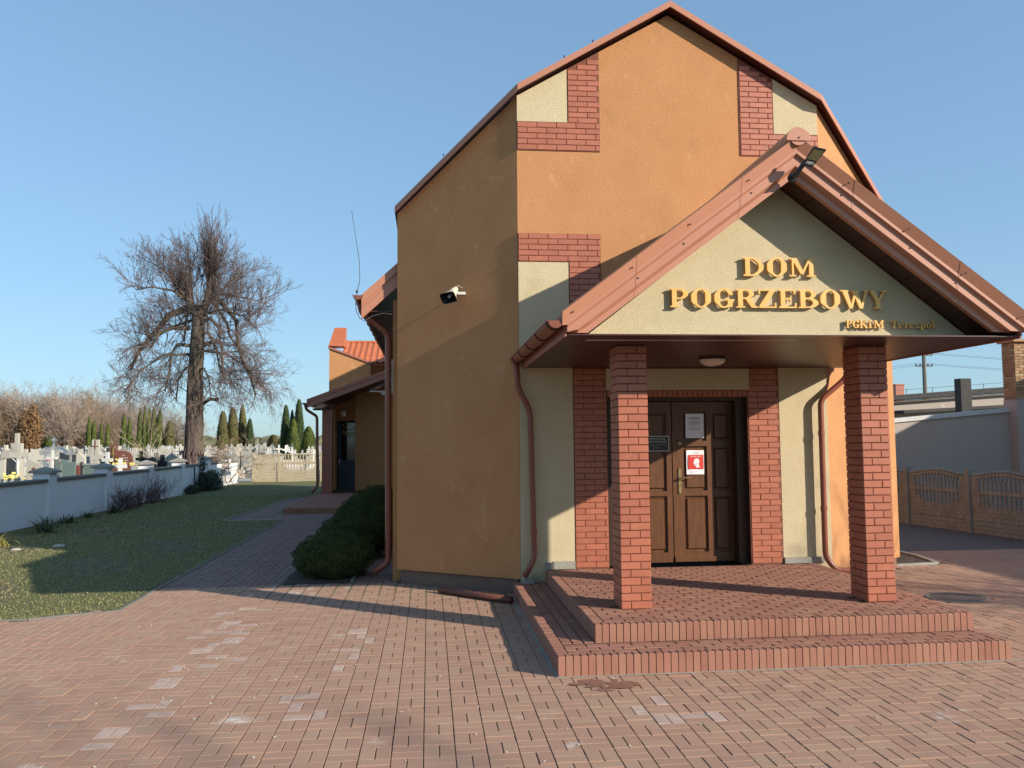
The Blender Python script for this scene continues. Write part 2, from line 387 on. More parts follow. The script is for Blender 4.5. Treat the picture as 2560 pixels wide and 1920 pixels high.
# walls ---------------------------------------------------------
wl = MB()
TH = .3
wl.prism([(0, 0, .02), (1.14, 0, .02), (1.14, 0, 2.50), (3.02, 0, 2.50), (3.02, 0, .02), (4.12, 0, .02), (4.12, 0, 6.47), (XC, 0, 7.66), (0, 0, 6.47)], (0, TH, 0))
wl.build('front_wall', 'stucco_orange', B)
def slab_wall(p0, z0, t0, p1, t1, name, m, thick=.3, inward=(0, 1, 0)):
    q = MB(); q.prism([(p0[0], p0[1], z0), (p1[0], p1[1], z0), (p1[0], p1[1], t1), (p0[0], p0[1], t0)], Vector(inward)*thick)
    return q.build(name, m, B)
slab_wall((-1.59, 1.09), .20, 5.17, (-.003, .002), 6.46, 'angled_wall', 'stucco_orange', .3, (.3, .9, 0))
slab_wall((4.123, .002), .20, 6.46, (5.71, 1.09), 5.17, 'angled_wall', 'stucco_orange', .3, (-.3, .9, 0))
slab_wall((-1.54, 1.12), -.03, .197, (-.02, .06), .197, 'plinth', 'plinth_grey', .2, (.3, .9, 0))
slab_wall((4.14, .06), -.03, .197, (5.66, 1.12), .197, 'plinth', 'plinth_grey', .2, (-.3, .9, 0))
Bx(-1.66, -1.46, 1.34, 18.4, 0, 3.98).build('side_wall', 'stucco_orange', B)
Bx(5.6, 5.8, 1.34, 18.4, 0, 3.98).build('side_wall', 'stucco_orange', B)
Bx(-1.4, 5.5, 2.5, 18.4, 0, 3.9).build('inner_hall', 'stucco_orange', B)
# olive stucco panels (3 on the front, 12 mm proud)
def fp(poly):
    ol = MB(); ol.prism([(x, -.012, z) for x, z in poly], (0, .011, 0)); ol.build('olive_panel', 'stucco_olive', B)
fp([(0.0, .02), (.695, .02), (.695, 2.95), (.66, 2.95), (.66, 4.26), (.004, 4.26), (.004, 2.9)])
fp([(3.455, .02), (4.118, .02), (4.118, 4.26), (3.49, 4.26), (3.49, 2.95), (3.455, 2.95)])
fp([(.004, 6.13), (.67, 6.13), (.67, zfront(.67)-.003), (.004, zfront(.004)-.003)])
fp([(3.50, 6.06), (4.118, 6.06), (4.118, zfront(4.118)-.003), (3.50, zfront(3.5)-.003)])
ol = MB(); ol.prism([(x, -.045, z) for x, z in [(1.13, 2.59), (3.04, 2.59), (3.04, 2.868), (1.13, 2.868)]], (0, .042, 0)); ol.build('lintel_panel', 'stucco_olive', B, bevel=.004)
# brick backing
def bp(poly):
    bb = MB(); bb.prism([(x, -.010, z) for x, z in poly], (0, .009, 0)); bb.build('brick_backing', 'brick_joint', B)
bp([(.70, .02), (1.14, .02), (1.14, 2.87), (.70, 2.87)]); bp([(3.02, .02), (3.45, .02), (3.45, 2.87), (3.02, 2.87)])
bp([(1.14, 2.50), (3.02, 2.50), (3.02, 2.60), (1.14, 2.60)])
bp([(.675, 5.745), (1.105, 5.745), (1.105, zfront(1.105)-.004), (.675, zfront(.675)-.004)]); bp([(.002, 5.745), (.675, 5.745), (.675, 6.125), (.002, 6.125)])
bp([(3.02, 5.745), (3.495, 5.745), (3.495, zfront(3.495)-.004), (3.02, zfront(3.02)-.004)]); bp([(3.495, 5.745), (4.12, 5.745), (4.12, 6.055), (3.495, 6.055)])
bp([(.002, 4.265), (1.09, 4.265), (1.09, 4.64), (.002, 4.64)]); bp([(.665, 2.9), (1.09, 2.9), (1.09, 4.265), (.665, 4.265)])
bp([(3.03, 2.9), (3.485, 2.9), (3.485, 4.64), (3.03, 4.64)]); bp([(3.485, 4.265), (4.12, 4.265), (4.12, 4.64), (3.485, 4.64)])
bricks = []
def course(x0, x1, z0, z1, y=-.018, off0=0, zlim=None, M=M_FRONT, org=None, period=.26, pitch=.075):
    n = int(round((z1-z0)/pitch)); pt = (z1-z0)/n
    for r in range(n):
        za = z0+r*pt; zc = za+pt/2; x = x0-(period/2 if (r+off0) % 2 else 0)
        while x < x1-.01:
            a, b2 = max(x, x0), min(x+period, x1); x += period
            if zlim:
                while b2-a > .03 and (za+pt > zlim(a)-.01): a += .02
                while b2-a > .03 and (za+pt > zlim(b2)-.01): b2 -= .02
            if b2-a < .035: continue
            l = b2-a-.007; c = (a+b2)/2
            p = (c, y, zc) if M is M_FRONT else org(c, zc)
            bricks.append((p, round(l, 3), pt-.007, .009, M))
course(.705, 1.135, .325, 2.87); course(3.03, 3.445, .325, 2.87)
course(.68, 1.10, 6.125, 7.14, zlim=zfront, off0=1); course(.004, 1.10, 5.75, 6.125)
course(3.03, 3.49, 6.05, 7.14, zlim=zfront, off0=0); course(3.03, 4.116, 5.75, 6.05)
course(.004, 1.086, 4.27, 4.64, off0=1); course(.67, 1.086, 2.92, 4.27)
course(3.035, 4.116, 4.27, 4.64); course(3.035, 3.48, 2.92, 4.27)
for k in range(28):  # soldier row over the door
    bricks.append(((1.155+.067*k+.02, -.024, 2.543), .058, .078, .014, M_FRONT))
# porch pillars ---------------------------------------------------
PW, PD, PY = .298, .337, -2.577
for px in (.686, 3.179):
    q = Bx(px+.010, px+PW-.010, PY+.010, PY+PD-.010, ZT-.01, 2.878).build('pillar', 'brick_joint', B)
    n = 34; pt = (2.872-ZT)/n
    for r in range(n):
        z = ZT+pt*(r+.5)
        cut = .198 if r % 2 else .098
        # front / back
        for (yy, M) in ((PY-.001, M_FRONT),):
            for a, b2 in ((0, cut), (cut, PW)):
                bricks.append(((px+(a+b2)/2, yy, z), round(b2-a-(.008 if (a == 0 or b2 == PW) else .009), 3)+.003, pt-.009, .016, M))
        cut2 = .125 if r % 2 else .225
        for (xx, M, sg) in ((px-.001, M_LEFT, 1), (px+PW+.001, M_RIGHT, 1)):
            for a, b2 in ((.0, cut2), (cut2, PD)):
                bricks.append(((xx, PY+(a+b2)/2, z), round(b2-a-.009, 3), pt-.009, .016, M))
put_bricks(bricks, B, 'brick', 'brick_red', 300, 'facing_bricks', .004)
# plinth tiles at the olive wall
Bx(.31, .405, -.040, -.0125, ZT, .405).build('plinth_tile', 'plinth_tile', B, bevel=.003)
Bx(.41, .695, -.040, -.0125, ZT, .415).build('plinth_tile', 'plinth_tile', B, bevel=.003)
Bx(3.46, 4.0, -.040, -.0125, ZT, .40).build('plinth_tile', 'plinth_tile', B, bevel=.003)

# verge trim of the tall gable -----------------------------------
def trim(a, b_, h=.085, t=.02, name='verge_trim', m='trim_metal', ov=None):
    a = Vector(a); b_ = Vector(b_); q = MB(); e = Vector(ov if ov else (0, t, 0))
    q.prism([a-Vector((0, 0, h)), b_-Vector((0, 0, h)), b_, a], e); return q.build(name, m, B)
PT = [(-1.625, .98, 5.245), (0, -.156, 6.575), (XC, -.156, 7.785), (4.12, -.156, 6.575), (5.745, .98, 5.245)]
for a, c in zip(PT[:-1], PT[1:]): trim(a, c)
sf = MB()   # roof slab: from the trim straight back
for a, c in zip(PT[:-1], PT[1:]):
    a = Vector(a)-Vector((0, 0, .012)); c = Vector(c)-Vector((0, 0, .012)); dn = Vector((0, 0, -.06)); back = 6.
    A2 = Vector((a.x, back, a.z)); C2 = Vector((c.x, back, c.z)); a.y += .021; c.y += .021
    vs = [a, c, C2, A2, a+dn, c+dn, C2+dn, A2+dn]
    sf.add([tuple(v) for v in vs], [(0, 1, 2, 3), (7, 6, 5, 4), (0, 4, 5, 1), (3, 2, 6, 7), (0, 3, 7, 4), (1, 5, 6, 2)])
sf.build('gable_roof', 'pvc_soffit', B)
for x, y, z in ((-.95, .49, 5.81), (.62, -.15, 6.945), (1.0, -.15, 7.17)):
    q = MB(); q.tube([(x, y, z), (x, y, z+.03)], .008, 6); q.build('screw', 'black_metal', B)

# nave roof (lower hall behind the tall gable), both eaves ----------
q = MB()
for s in (0, 1):
    f = (lambda x: x) if s == 0 else (lambda x: 4.12-x)
    prof = [(-2.10, 4.02), (.3, 6.22), (2.06, 7.3)]
    for (x0, z0), (x1, z1) in zip(prof[:-1], prof[1:]):
        q.prism([(f(x0), 1.30, z0-.02), (f(x1), 1.30, z1-.02), (f(x1), 1.30, z1-.10), (f(x0), 1.30, z0-.10)], (0, 17.3, 0))
q.build('hall_roof', 'roof_tile_metal', B)
for s in (0, 1):
    f = (lambda x: x) if s == 0 else (lambda x: 4.12-x)
    for k, (h0, h1, yy) in enumerate(((0, .13, 1.22), (.13, .20, 1.25), (.20, .34, 1.235))):
        q = MB(); q.prism([(f(-2.10), yy, 4.03-h1), (f(-1.2), yy, 4.855-h1), (f(-1.2), yy, 4.855-h0), (f(-2.10), yy, 4.03-h0)], (0, .06, 0)); q.build('verge_board', 'trim_metal', B)
    x0, x1 = sorted((f(-2.08), f(-1.66)))
    q = MB()
    n = 5
    for k in range(n):
        a = x0+(x1-x0)*k/n; q.box(a+.003, a+(x1-x0)/n-.003, 1.3, 18.5, 3.80, 3.815)
    q.build('soffit_boards', 'pvc_soffit', B)
    Bx(min(f(-2.09), f(-2.07)), max(f(-2.09), f(-2.07)), 1.3, 18.5, 3.795, 3.96).build('eave_board', 'trim_metal_matt', B)
def gutter(x, y0, y1, z, r=.065, name='gutter', hooks=None, slope=0., side=-1):
    G = MB(); n = 10
    for ring in (0, 1):
        for k in range(n+1):
            a = math.pi+math.pi*k/n
            for rr in (r, r-.004):
                G.v.append((x+rr*math.cos(a), (y0, y1)[ring], z+(slope if ring else 0)+rr*math.sin(a)))
    W = (n+1)*2
    for k in range(n):
        a = 2*k; G.f += [(a, a+2, a+2+W, a+W), (a+1, a+1+W, a+3+W, a+3)]
    G.f += [tuple(range(1, W, 2)), tuple(W+i for i in range(W-1, 0, -2))]
    G.r = [0.]*len(G.f)
    G.tube([(x-r, y0, z), (x-r, y1, z+slope)], .008, 6); G.tube([(x+r, y0, z), (x+r, y1, z+slope)], .006, 6)
    o = G.build(name, 'pipe_red', B, smooth=False)
    for h in (hooks or []):
        H = MB(); t = (h-y0)/(y1-y0); zz = z+slope*t
        H.tube([(x+(r+.004)*math.cos(math.pi+math.pi*k/10), h, zz+(r+.004)*math.sin(math.pi+math.pi*k/10)) for k in range(11)], .007, 5)
        H.tube([(x+r, h, zz), (x-r, h, zz+.004)], .006, 5); H.build('gutter_hook', 'black_metal', o)
    return o
def pipe(pts, r, name='downpipe', m='pipe_red', parent=None, n=12):
    # rounded path
    P = [Vector(p) for p in pts]; out = [P[0]]
    for i in range(1, len(P)-1):
        a = P[i-1]-P[i]; c = P[i+1]-P[i]; k = min(.09, a.length*.45, c.length*.45); s = P[i]+a.normalized()*k; e = P[i]+c.normalized()*k
        for t in (0, .25, .5, .75, 1): out.append(s*(1-t)**2+P[i]*2*t*(1-t)+e*t*t)
    out.append(P[-1]); q = MB(); q.tube(out, r, n); return q.build(name, m, parent or B, smooth=True)
gutter(-2.15, 1.20, 18.4, 4.02, .068, hooks=[1.8+.7*k for k in range(8)])
nd = pipe([(-2.14, 1.5, 3.97), (-2.12, 1.5, 3.82), (-1.74, 1.58, 3.52), (-1.735, 1.58, .22), (-1.93, 1.55, .10)], .046)
for z in (3.2, 1.6): q = MB(); q.tube([(-1.735, 1.58, z), (-1.735, 1.58, z+.03)], .052, 12); q.build('pipe_clamp', 'pipe_red', nd)
# air conditioner on the side wall
ac = thing('air_conditioner', 'pale grey air conditioner unit under the left eave behind the downpipe', 'air conditioner')
Bx(-1.95, -1.70, 5.1, 5.85, 2.9, 3.5).build('casing', 'ac_white', ac, bevel=.012)
for k in range(9): Bx(-1.9, -1.75, 5.092, 5.099, 2.98+.05*k, 3.0+.05*k).build('louvre', 'grey_plastic', ac)
q = MB(); q.box(-2.06, -1.665, 5.15, 5.19, 2.86, 2.89); q.box(-2.06, -1.665, 5.75, 5.79, 2.86, 2.89); q.build('bracket', 'steel', ac)
q = MB(); q.box(-2.25, -1.95, 5.05, 5.10, 2.88, 2.90); q.build('drain_tray', 'ac_white', ac)

# porch roof -------------------------------------------------------
XL, XR, XA, YF = .06, 4.36, 2.2, -3.36
ZL, ZR, ZA = 2.90, 2.925, 4.350
PROF = [(-3.315, .0), (-3.315, .055), (-3.372, .088), (-3.372, .168), (-3.402, .188), (-3.402, .218), (-3.442, .325), (-3.26, .345), (-3.26, .0)]
SLP = .745
def zb(x): return ZA-SLP*abs(x-XA)
for side in (0, 1):
    bands = [(0, 4, 'verge_board'), (4, 8, 'verge_cover')]
    xe, xa = (XL, XA) if side == 0 else (XR, XA)
    q = MB(); n = len(PROF); vs = []
    xm = XA-(ZA-ZL)/SLP if side == 0 else XA+(ZA-ZR)/SLP
    segs = [xe, xe+(xm-xe)*.5, xm, xa]; ns = len(segs)
    for x in segs:
        for (y, h) in PROF:
            xx = x+(-.05 if side == 0 else .05)*(1 if h > .2 and x == xe else 0)
            hh = h*1.08
            vs.append((xx, y, max(zb(xx)+hh, (ZL if side == 0 else ZR)+.0004*h)))
    # clip lower end level: move the bottom points of the eave end so that the cut is horizontal
    fs = []
    for sg in range(ns-1):
        for i in range(n):
            j = (i+1) % n; a_, b_ = i+sg*n, j+sg*n
            fs.append((a_, a_+n, b_+n, b_) if side == 0 else (b_, b_+n, a_+n, a_))
    tri = tessellate_polygon([[Vector((0, y, h)) for y, h in PROF]])
    for t in tri: fs.append(tuple(t))
    q.add(vs, fs); o = q.build('verge_board', 'trim_metal', B)
    for t in (.29, .75):   # sheet overlaps
        x0_ = xe+(xa-xe)*t; sm = MB(); V_ = []
        for x in (x0_, x0_+(.010 if side == 0 else -.010)):
            for (y, h) in PROF[:7]: V_.append((x, y-.0025, max(zb(x)+h*1.08, ZL)-(.002 if h == 0 else 0)))
        F_ = [(i, i+7, i+8, i+1) for i in range(6)]
        sm.add(V_, F_ if side == 0 else [f[::-1] for f in F_]); sm.build('sheet_overlap', 'trim_metal', o)
    # screws
    for t, hh in ((.02, .28), (.27, .28), (.30, .15), (.52, .28), (.5, .15), (.78, .28), (.8, .15)):
        x = xe+(xa-xe)*t; s_ = MB(); s_.ell((x, -3.43 if hh > .2 else -3.375, zb(x)+hh), (.009, .006, .009), 6, 4); s_.build('screw', 'black_metal', o)
# roof slabs
q = MB()
for side in (0, 1):
    a = (XL-.05, zb(XL-.05)+.34) if side == 0 else (XR+.05, zb(XR+.05)+.34); c = (XA, ZA+.34)
    vs = [(a[0], -3.27, a[1]), (c[0], -3.27, c[1]), (c[0], -.03, c[1]), (a[0], -.03, a[1])]
    vs2 = [(x, y, z-.05) for x, y, z in vs]
    f = [(0, 1, 2, 3), (7, 6, 5, 4), (0, 4, 5, 1), (1, 5, 6, 2), (2, 6, 7, 3), (3, 7, 4, 0)]
    q.add(vs+vs2, f)
q.build('porch_roof', 'roof_tile_metal', B)
# raised seams on the right slope (tile sheet edge seen beside the cover)
q = MB()
q.tube([(XA, -3.45, ZA+.345), (XA, -.03, ZA+.345)], .085, 20); q.build('ridge_cap', 'trim_metal', B, smooth=False)
q = MB(); q.prism([(XA-.115, -3.462, ZA+.30), (XA+.115, -3.462, ZA+.30)]+[(XA+.115*math.cos(R(a)), -3.462, ZA+.315+.10*math.sin(R(a))) for a in range(10, 180, 16)], (0, .02, 0)); q.build('ridge_end_cap', 'trim_metal', B)
q = MB(); q.ell((XA, -3.466, ZA+.325), (.008, .006, .008), 6, 4); q.build('screw', 'black_metal', B)
# pediment and its lower trim
ped = MB(); ped.prism([(.29, -2.97, 2.900), (4.10, -2.97, 2.905), (4.10, -2.97, 2.915), (XA, -2.97, ZA+.02), (.29, -2.97, 2.905)], (0, .1, 0)); ped.build('pediment', 'stucco_olive', B)
q = MB(); q.prism([(.30, -2.995, 2.872), (4.12, -2.995, 2.885), (4.12, -2.995, 2.912), (.30, -2.995, 2.900)], (0, .03, 0)); q.build('drip_edge', 'zinc', B)
# sloping soffits under the verge
for side in (0, 1):
    xe, xa = (XL, XA) if side == 0 else (XR, XA); N_ = 9
    for k in range(N_):
        t0, t1 = k/N_, (k+1)/N_-.004
        xs = [xe+(xa-xe)*t for t in (t0, t1)]
        zi = lambda x: max(2.905, ZA+.03-.765*abs(x-XA))
        vs = [(xs[0], -3.262, max(zb(xs[0])+.02, 2.905)), (xs[1], -3.262, max(zb(xs[1])+.02, 2.905)), (xs[1], -2.968, zi(xs[1])), (xs[0], -2.968, zi(xs[0]))]
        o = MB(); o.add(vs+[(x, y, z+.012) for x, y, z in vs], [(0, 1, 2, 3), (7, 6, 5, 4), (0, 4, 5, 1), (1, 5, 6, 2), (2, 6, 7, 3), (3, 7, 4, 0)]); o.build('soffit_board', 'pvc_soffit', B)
# ceiling boards along X
nb = 33
for k in range(nb):
    y0 = -3.31+k*(3.29/nb); y1 = y0+3.29/nb-.008
    if y1 > -.015: y1 = -.03
    z = 2.879
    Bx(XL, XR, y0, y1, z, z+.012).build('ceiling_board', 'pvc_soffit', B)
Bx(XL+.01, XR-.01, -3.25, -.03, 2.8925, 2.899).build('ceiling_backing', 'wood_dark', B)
for x0, x1 in ((XL-.018, XL), (XR, XR+.018)): Bx(x0, x1, -3.33, -.02, 2.865, 3.03).build('eave_board', 'trim_metal_matt', B)
# porch gutters and downpipes
g1 = gutter(-.045, -3.40, .02, 2.995, .070, hooks=[-3.33, -2.55, -1.75, -1.0, -.3], slope=.0)
gutter(XR+.095, -3.40, -.02, 2.995, .066, hooks=[-2.4, -.9])
d1 = pipe([(-.045, -.13, 2.94), (-.03, -.12, 2.62), (.125, -.10, 2.33), (.165, -.10, .47), (.03, -.14, .25)], .037)
q = MB(); q.tube([(.159, -.10, .76), (.160, -.10, .83)], .043, 12); q.build('pipe_collar', 'pipe_red', d1)
for z in (1.95,): q = MB(); q.tube([(.137, -.10, z), (.137, -.10, z+.025)], .042, 12); q.build('pipe_clamp', 'pipe_red', d1)
d2 = pipe([(XR+.09, -.14, 2.95), (4.32, -.12, 2.72), (3.98, -.11, 2.45), (3.975, -.11, .40), (4.10, -.14, .24), (5.0, .28, .12)], .037)
for z in (1.98, 1.0): q = MB(); q.tube([(3.977, -.11, z), (3.977, -.11, z+.06)], .043, 12); q.build('pipe_clamp', 'pipe_red', d2)
# concrete splash wedge under the left pipe
q = MB(); q.prism([(.0, -.02, .17), (.16, -.02, .17), (.14, -.02, .23), (.03, -.02, .21)], (0, -.14, 0)); tag(q.build('splash_block', 'concrete'), 'pale wedge of mortar under the left porch downpipe outlet', 'splash block')

# door ---------------------------------------------------------------
D = empty('door'); D.parent = B
YD0 = .28
Bx(1.145, 1.24, .10, .34, ZT, 2.495).build('door_frame', 'wood_dark', D); Bx(2.90, 3.015, .10, .34, ZT, 2.495).build('door_frame', 'wood_dark', D)
Bx(1.24, 2.90, .10, .34, 2.455, 2.495).build('door_frame', 'wood_dark', D)
q = MB(); q.box(1.141, 1.144, .0, .3, ZT, 2.5); q.box(3.016, 3.019, .0, .3, ZT, 2.5); q.build('door_reveal', 'wood_dark', D)
Bx(1.2, 3.0, .40, .44, .1, 2.6).build('door_backing', 'black_metal', D)
def leaf(x0, x1, rails, cols, name, label=None):
    L = empty(name); L.parent = D
    z0, z1 = ZT+.006, 2.45; st = .085
    # stiles and rails
    xs = [x0]+sum([[a, b_] for a, b_ in cols], [])+[x1]
    q = MB()
    for k in range(0, len(xs), 2): q.box(xs[k], xs[k+1], YD0, YD0+.05, z0, z1)
    zs = [z0]+sum([[a, b_] for a, b_ in rails], [])+[z1]
    for a, b_ in cols:
        for k in range(0, len(zs), 2): q.box(a+.0005, b_-.0005, YD0+.001, YD0+.049, zs[k], zs[k+1])
    q.build('frame', 'wood_door', L)
    for a, b_ in cols:
        for c, d_ in rails:
            p = MB(); i1, i2 = .028, .045
            V = []
            for (ins, yy) in ((0, YD0+.035), (i1, YD0+.035), (i2, YD0+.012)):
                V += [(a+ins, yy, c+ins), (b_-ins, yy, c+ins), (b_-ins, yy, d_-ins), (a+ins, yy, d_-ins)]
            fs = [(8, 9, 10, 11)]
            for r_ in (0, 4):
                for i in range(4):
                    j = (i+1) % 4; fs.append((r_+i, r_+j, r_+4+j, r_+4+i))
            p.add(V, fs); p.build('panel', 'wood_door', L)
    return L
rows = [(.455, 1.195), (1.262, 1.855), (1.925, 2.31)]
lf = leaf(1.24, 2.072, rows, [(1.335, 1.60), (1.70, 2.0)], 'door_leaf')
rf = leaf(2.085, 2.90, rows, [(2.235, 2.555), (2.632, 2.885)], 'door_leaf')
Bx(2.088, 2.898, YD0-.02, YD0-.001, ZT+.01, ZT+.075).build('kick_board', 'wood_door', D, bevel=.004)
q = MB(); q.box(2.155, 2.195, YD0-.012, YD0-.001, 1.245, 1.545); q.tube([(2.175, YD0-.004, 1.245), (2.175, YD0-.014, 1.245)], .0195, 12); q.tube([(2.175, YD0-.004, 1.545), (2.175, YD0-.014, 1.545)], .0195, 12)
hd = q.build('handle_plate', 'brass', D); q = MB(); q.tube([(2.175, YD0-.005, 1.43), (2.175, YD0-.055, 1.43), (2.215, YD0-.062, 1.435), (2.27, YD0-.06, 1.437), (2.315, YD0-.055, 1.428)], [.011, .011, .010, .008, .007], 8); q.build('handle', 'brass', D)
q = MB(); q.tube([(2.18, YD0-.001, 1.89), (2.18, YD0-.018, 1.89)], [.028, .022], 16); q.build('lock', 'brass', D)
for z, y in ((1.335, YD0-.0145), (1.888, YD0-.0205)):
    q = MB(); q.tube([(2.177, y+.002, z+.008), (2.177, y, z+.008)], .0055, 8); q.box(2.1745, 2.1795, y, y+.002, z-.014, z+.004); q.build('keyhole', 'print_black', D)

# text helper (flat print)
def text(body, x, z, size, y, m, parent, name='lettering', align='CENTER', squeeze=1.0):
    c = bpy.data.curves.new('t', 'FONT'); c.body = body; c.size = size; c.align_x = align; c.resolution_u = 2
    o = bpy.data.objects.new('t', c); COL.objects.link(o); bpy.context.view_layer.update()
    me = bpy.data.meshes.new_from_object(o.evaluated_get(bpy.context.evaluated_depsgraph_get())); bpy.data.objects.remove(o)
    me.materials.clear(); me.materials.append(MATS[m]); n = bpy.data.objects.new(name, me); COL.objects.link(n)
    n.matrix_world = Matrix(((squeeze, 0, 0, x), (0, 0, -1, y), (0, 1, 0, z), (0, 0, 0, 1))); n.parent = parent; return n
def sheet(x0, x1, z0, z1, y, label, name='notice'):
    t = thing(name, label, 'notice'); q = MB(); NXs = 8; NZ = 10
    for i in range(NXs+1):
        for j in range(NZ+1):
            u, v = i/NXs, j/NZ
            q.v.append((x0+(x1-x0)*u, y-.006*math.sin(u*3.0+v*2)**2-.002*math.sin(v*9), z0+(z1-z0)*v))
    for i in range(NXs):
        for j in range(NZ):
            a = i*(NZ+1)+j; q.f.append((a, a+NZ+1, a+NZ+2, a+1))
    q.r = [0.]*len(q.f); q.build('sheet', 'paper', t, smooth=True); return t
YS = YD0-.014
s1 = sheet(2.268, 2.52, 1.962, 2.288, YD0-.003, 'white paper notice headed UWAGA in the upper part of the door')
text('UWAGA', 2.392, 2.215, .042, YS, 'print_black', s1)
for k, (wd, z) in enumerate(((.15, 2.185), (.16, 2.168), (.16, 2.151), (.13, 2.134), (.16, 2.096), (.14, 2.076))):
    Bx(2.392-wd/2, 2.392+wd/2, YS-.0005, YS, z, z+.005).build('text_line', 'print_grey', s1)
s2 = sheet(2.27, 2.512, 1.478, 1.80, YD0-.003, 'red and white face mask notice taped to the door above its handle')
Bx(2.293, 2.502, YS-.0006, YS, 1.548, 1.738).build('red_field', 'print_red', s2)
text('UWAGA', 2.395, 1.758, .022, YS, 'print_grey', s2)
text('NOSIMY MASKI', 2.398, 1.708, .022, YS-.0015, 'paper', s2)
q = MB()   # head in profile with mask
hp = [(2.372, 1.655), (2.38, 1.678), (2.40, 1.69), (2.425, 1.688), (2.442, 1.668), (2.444, 1.64), (2.436, 1.62), (2.44, 1.59), (2.455, 1.575), (2.40, 1.568), (2.402, 1.588), (2.385, 1.59), (2.374, 1.605), (2.366, 1.622), (2.371, 1.63), (2.362, 1.638)]
q.prism([(x, YS-.0016, z) for x, z in hp], (0, .0006, 0)); q.build('head_emblem', 'paper', s2)
for dz in (0, .012, .024):
    q = MB(); q.tube([(2.37, YS-.0026, 1.606+dz*.6), (2.40, YS-.0026, 1.600+dz*.7), (2.43, YS-.0026, 1.618+dz*.8)], .0009, 4); q.build('mask_line', 'print_red', s2)
text('ZAKRYWAJ USTA I NOS', 2.395, 1.508, .0135, YS, 'print_grey', s2)
pl = thing('door_plate', 'small black plate with pale frame and lettering on the left door leaf', 'sign')
Bx(1.69, 2.036, YD0-.012, YD0-.001, 1.79, 1.995).build('plate', 'plate_black', pl)
q = MB()
for a in ((1.69, 2.036, 1.985, 1.995), (1.69, 2.036, 1.79, 1.80), (1.69, 1.70, 1.80, 1.985), (2.026, 2.036, 1.80, 1.985)): q.box(a[0], a[1], YD0-.016, YD0-.0125, a[2], a[3])
q.build('plate_border', 'plate_frame', pl)
for i, (s_, z, mm) in enumerate((('POMIESZCZENIE', 1.944, 'plate_frame'), ('KLIMATYZOWANE', 1.904, 'plate_frame'), ('PROSZĘ ZAMYKAĆ', 1.864, 'print_grey'), ('DRZWI', 1.825, 'print_grey'))):
    text(s_, 1.862, z, .036, YD0-.0135, mm, pl, squeeze=.92)

# gilt lettering on the pediment --------------------------------------
def bx(x0, y0, x1, y1): return lambda x, y: np.maximum(np.maximum(x0-x, x-x1), np.maximum(y0-y, y-y1))
def el(cx, cy, rx, ry): return lambda x, y: (np.sqrt(((x-cx)/rx)**2+((y-cy)/ry)**2)-1)*min(rx, ry)
def po(*p):
    c = np.mean(np.array(p), 0)
    def f(x, y):
        r = None
        for i in range(len(p)):
            a = np.array(p[i]); b_ = np.array(p[(i+1) % len(p)]); n = np.array((b_[1]-a[1], a[0]-b_[0])); n = n/np.linalg.norm(n)
            if n@(c-a) > 0: n = -n
            d = n[0]*(x-a[0])+n[1]*(y-a[1]); r = d if r is None else np.maximum(r, d)
        return r
    return f
def U_(*fs): return lambda x, y: np.minimum.reduce([f(x, y) for f in fs])
def S_(a, *bs): return lambda x, y: np.maximum.reduce([a(x, y)]+[-b_(x, y) for b_ in bs])
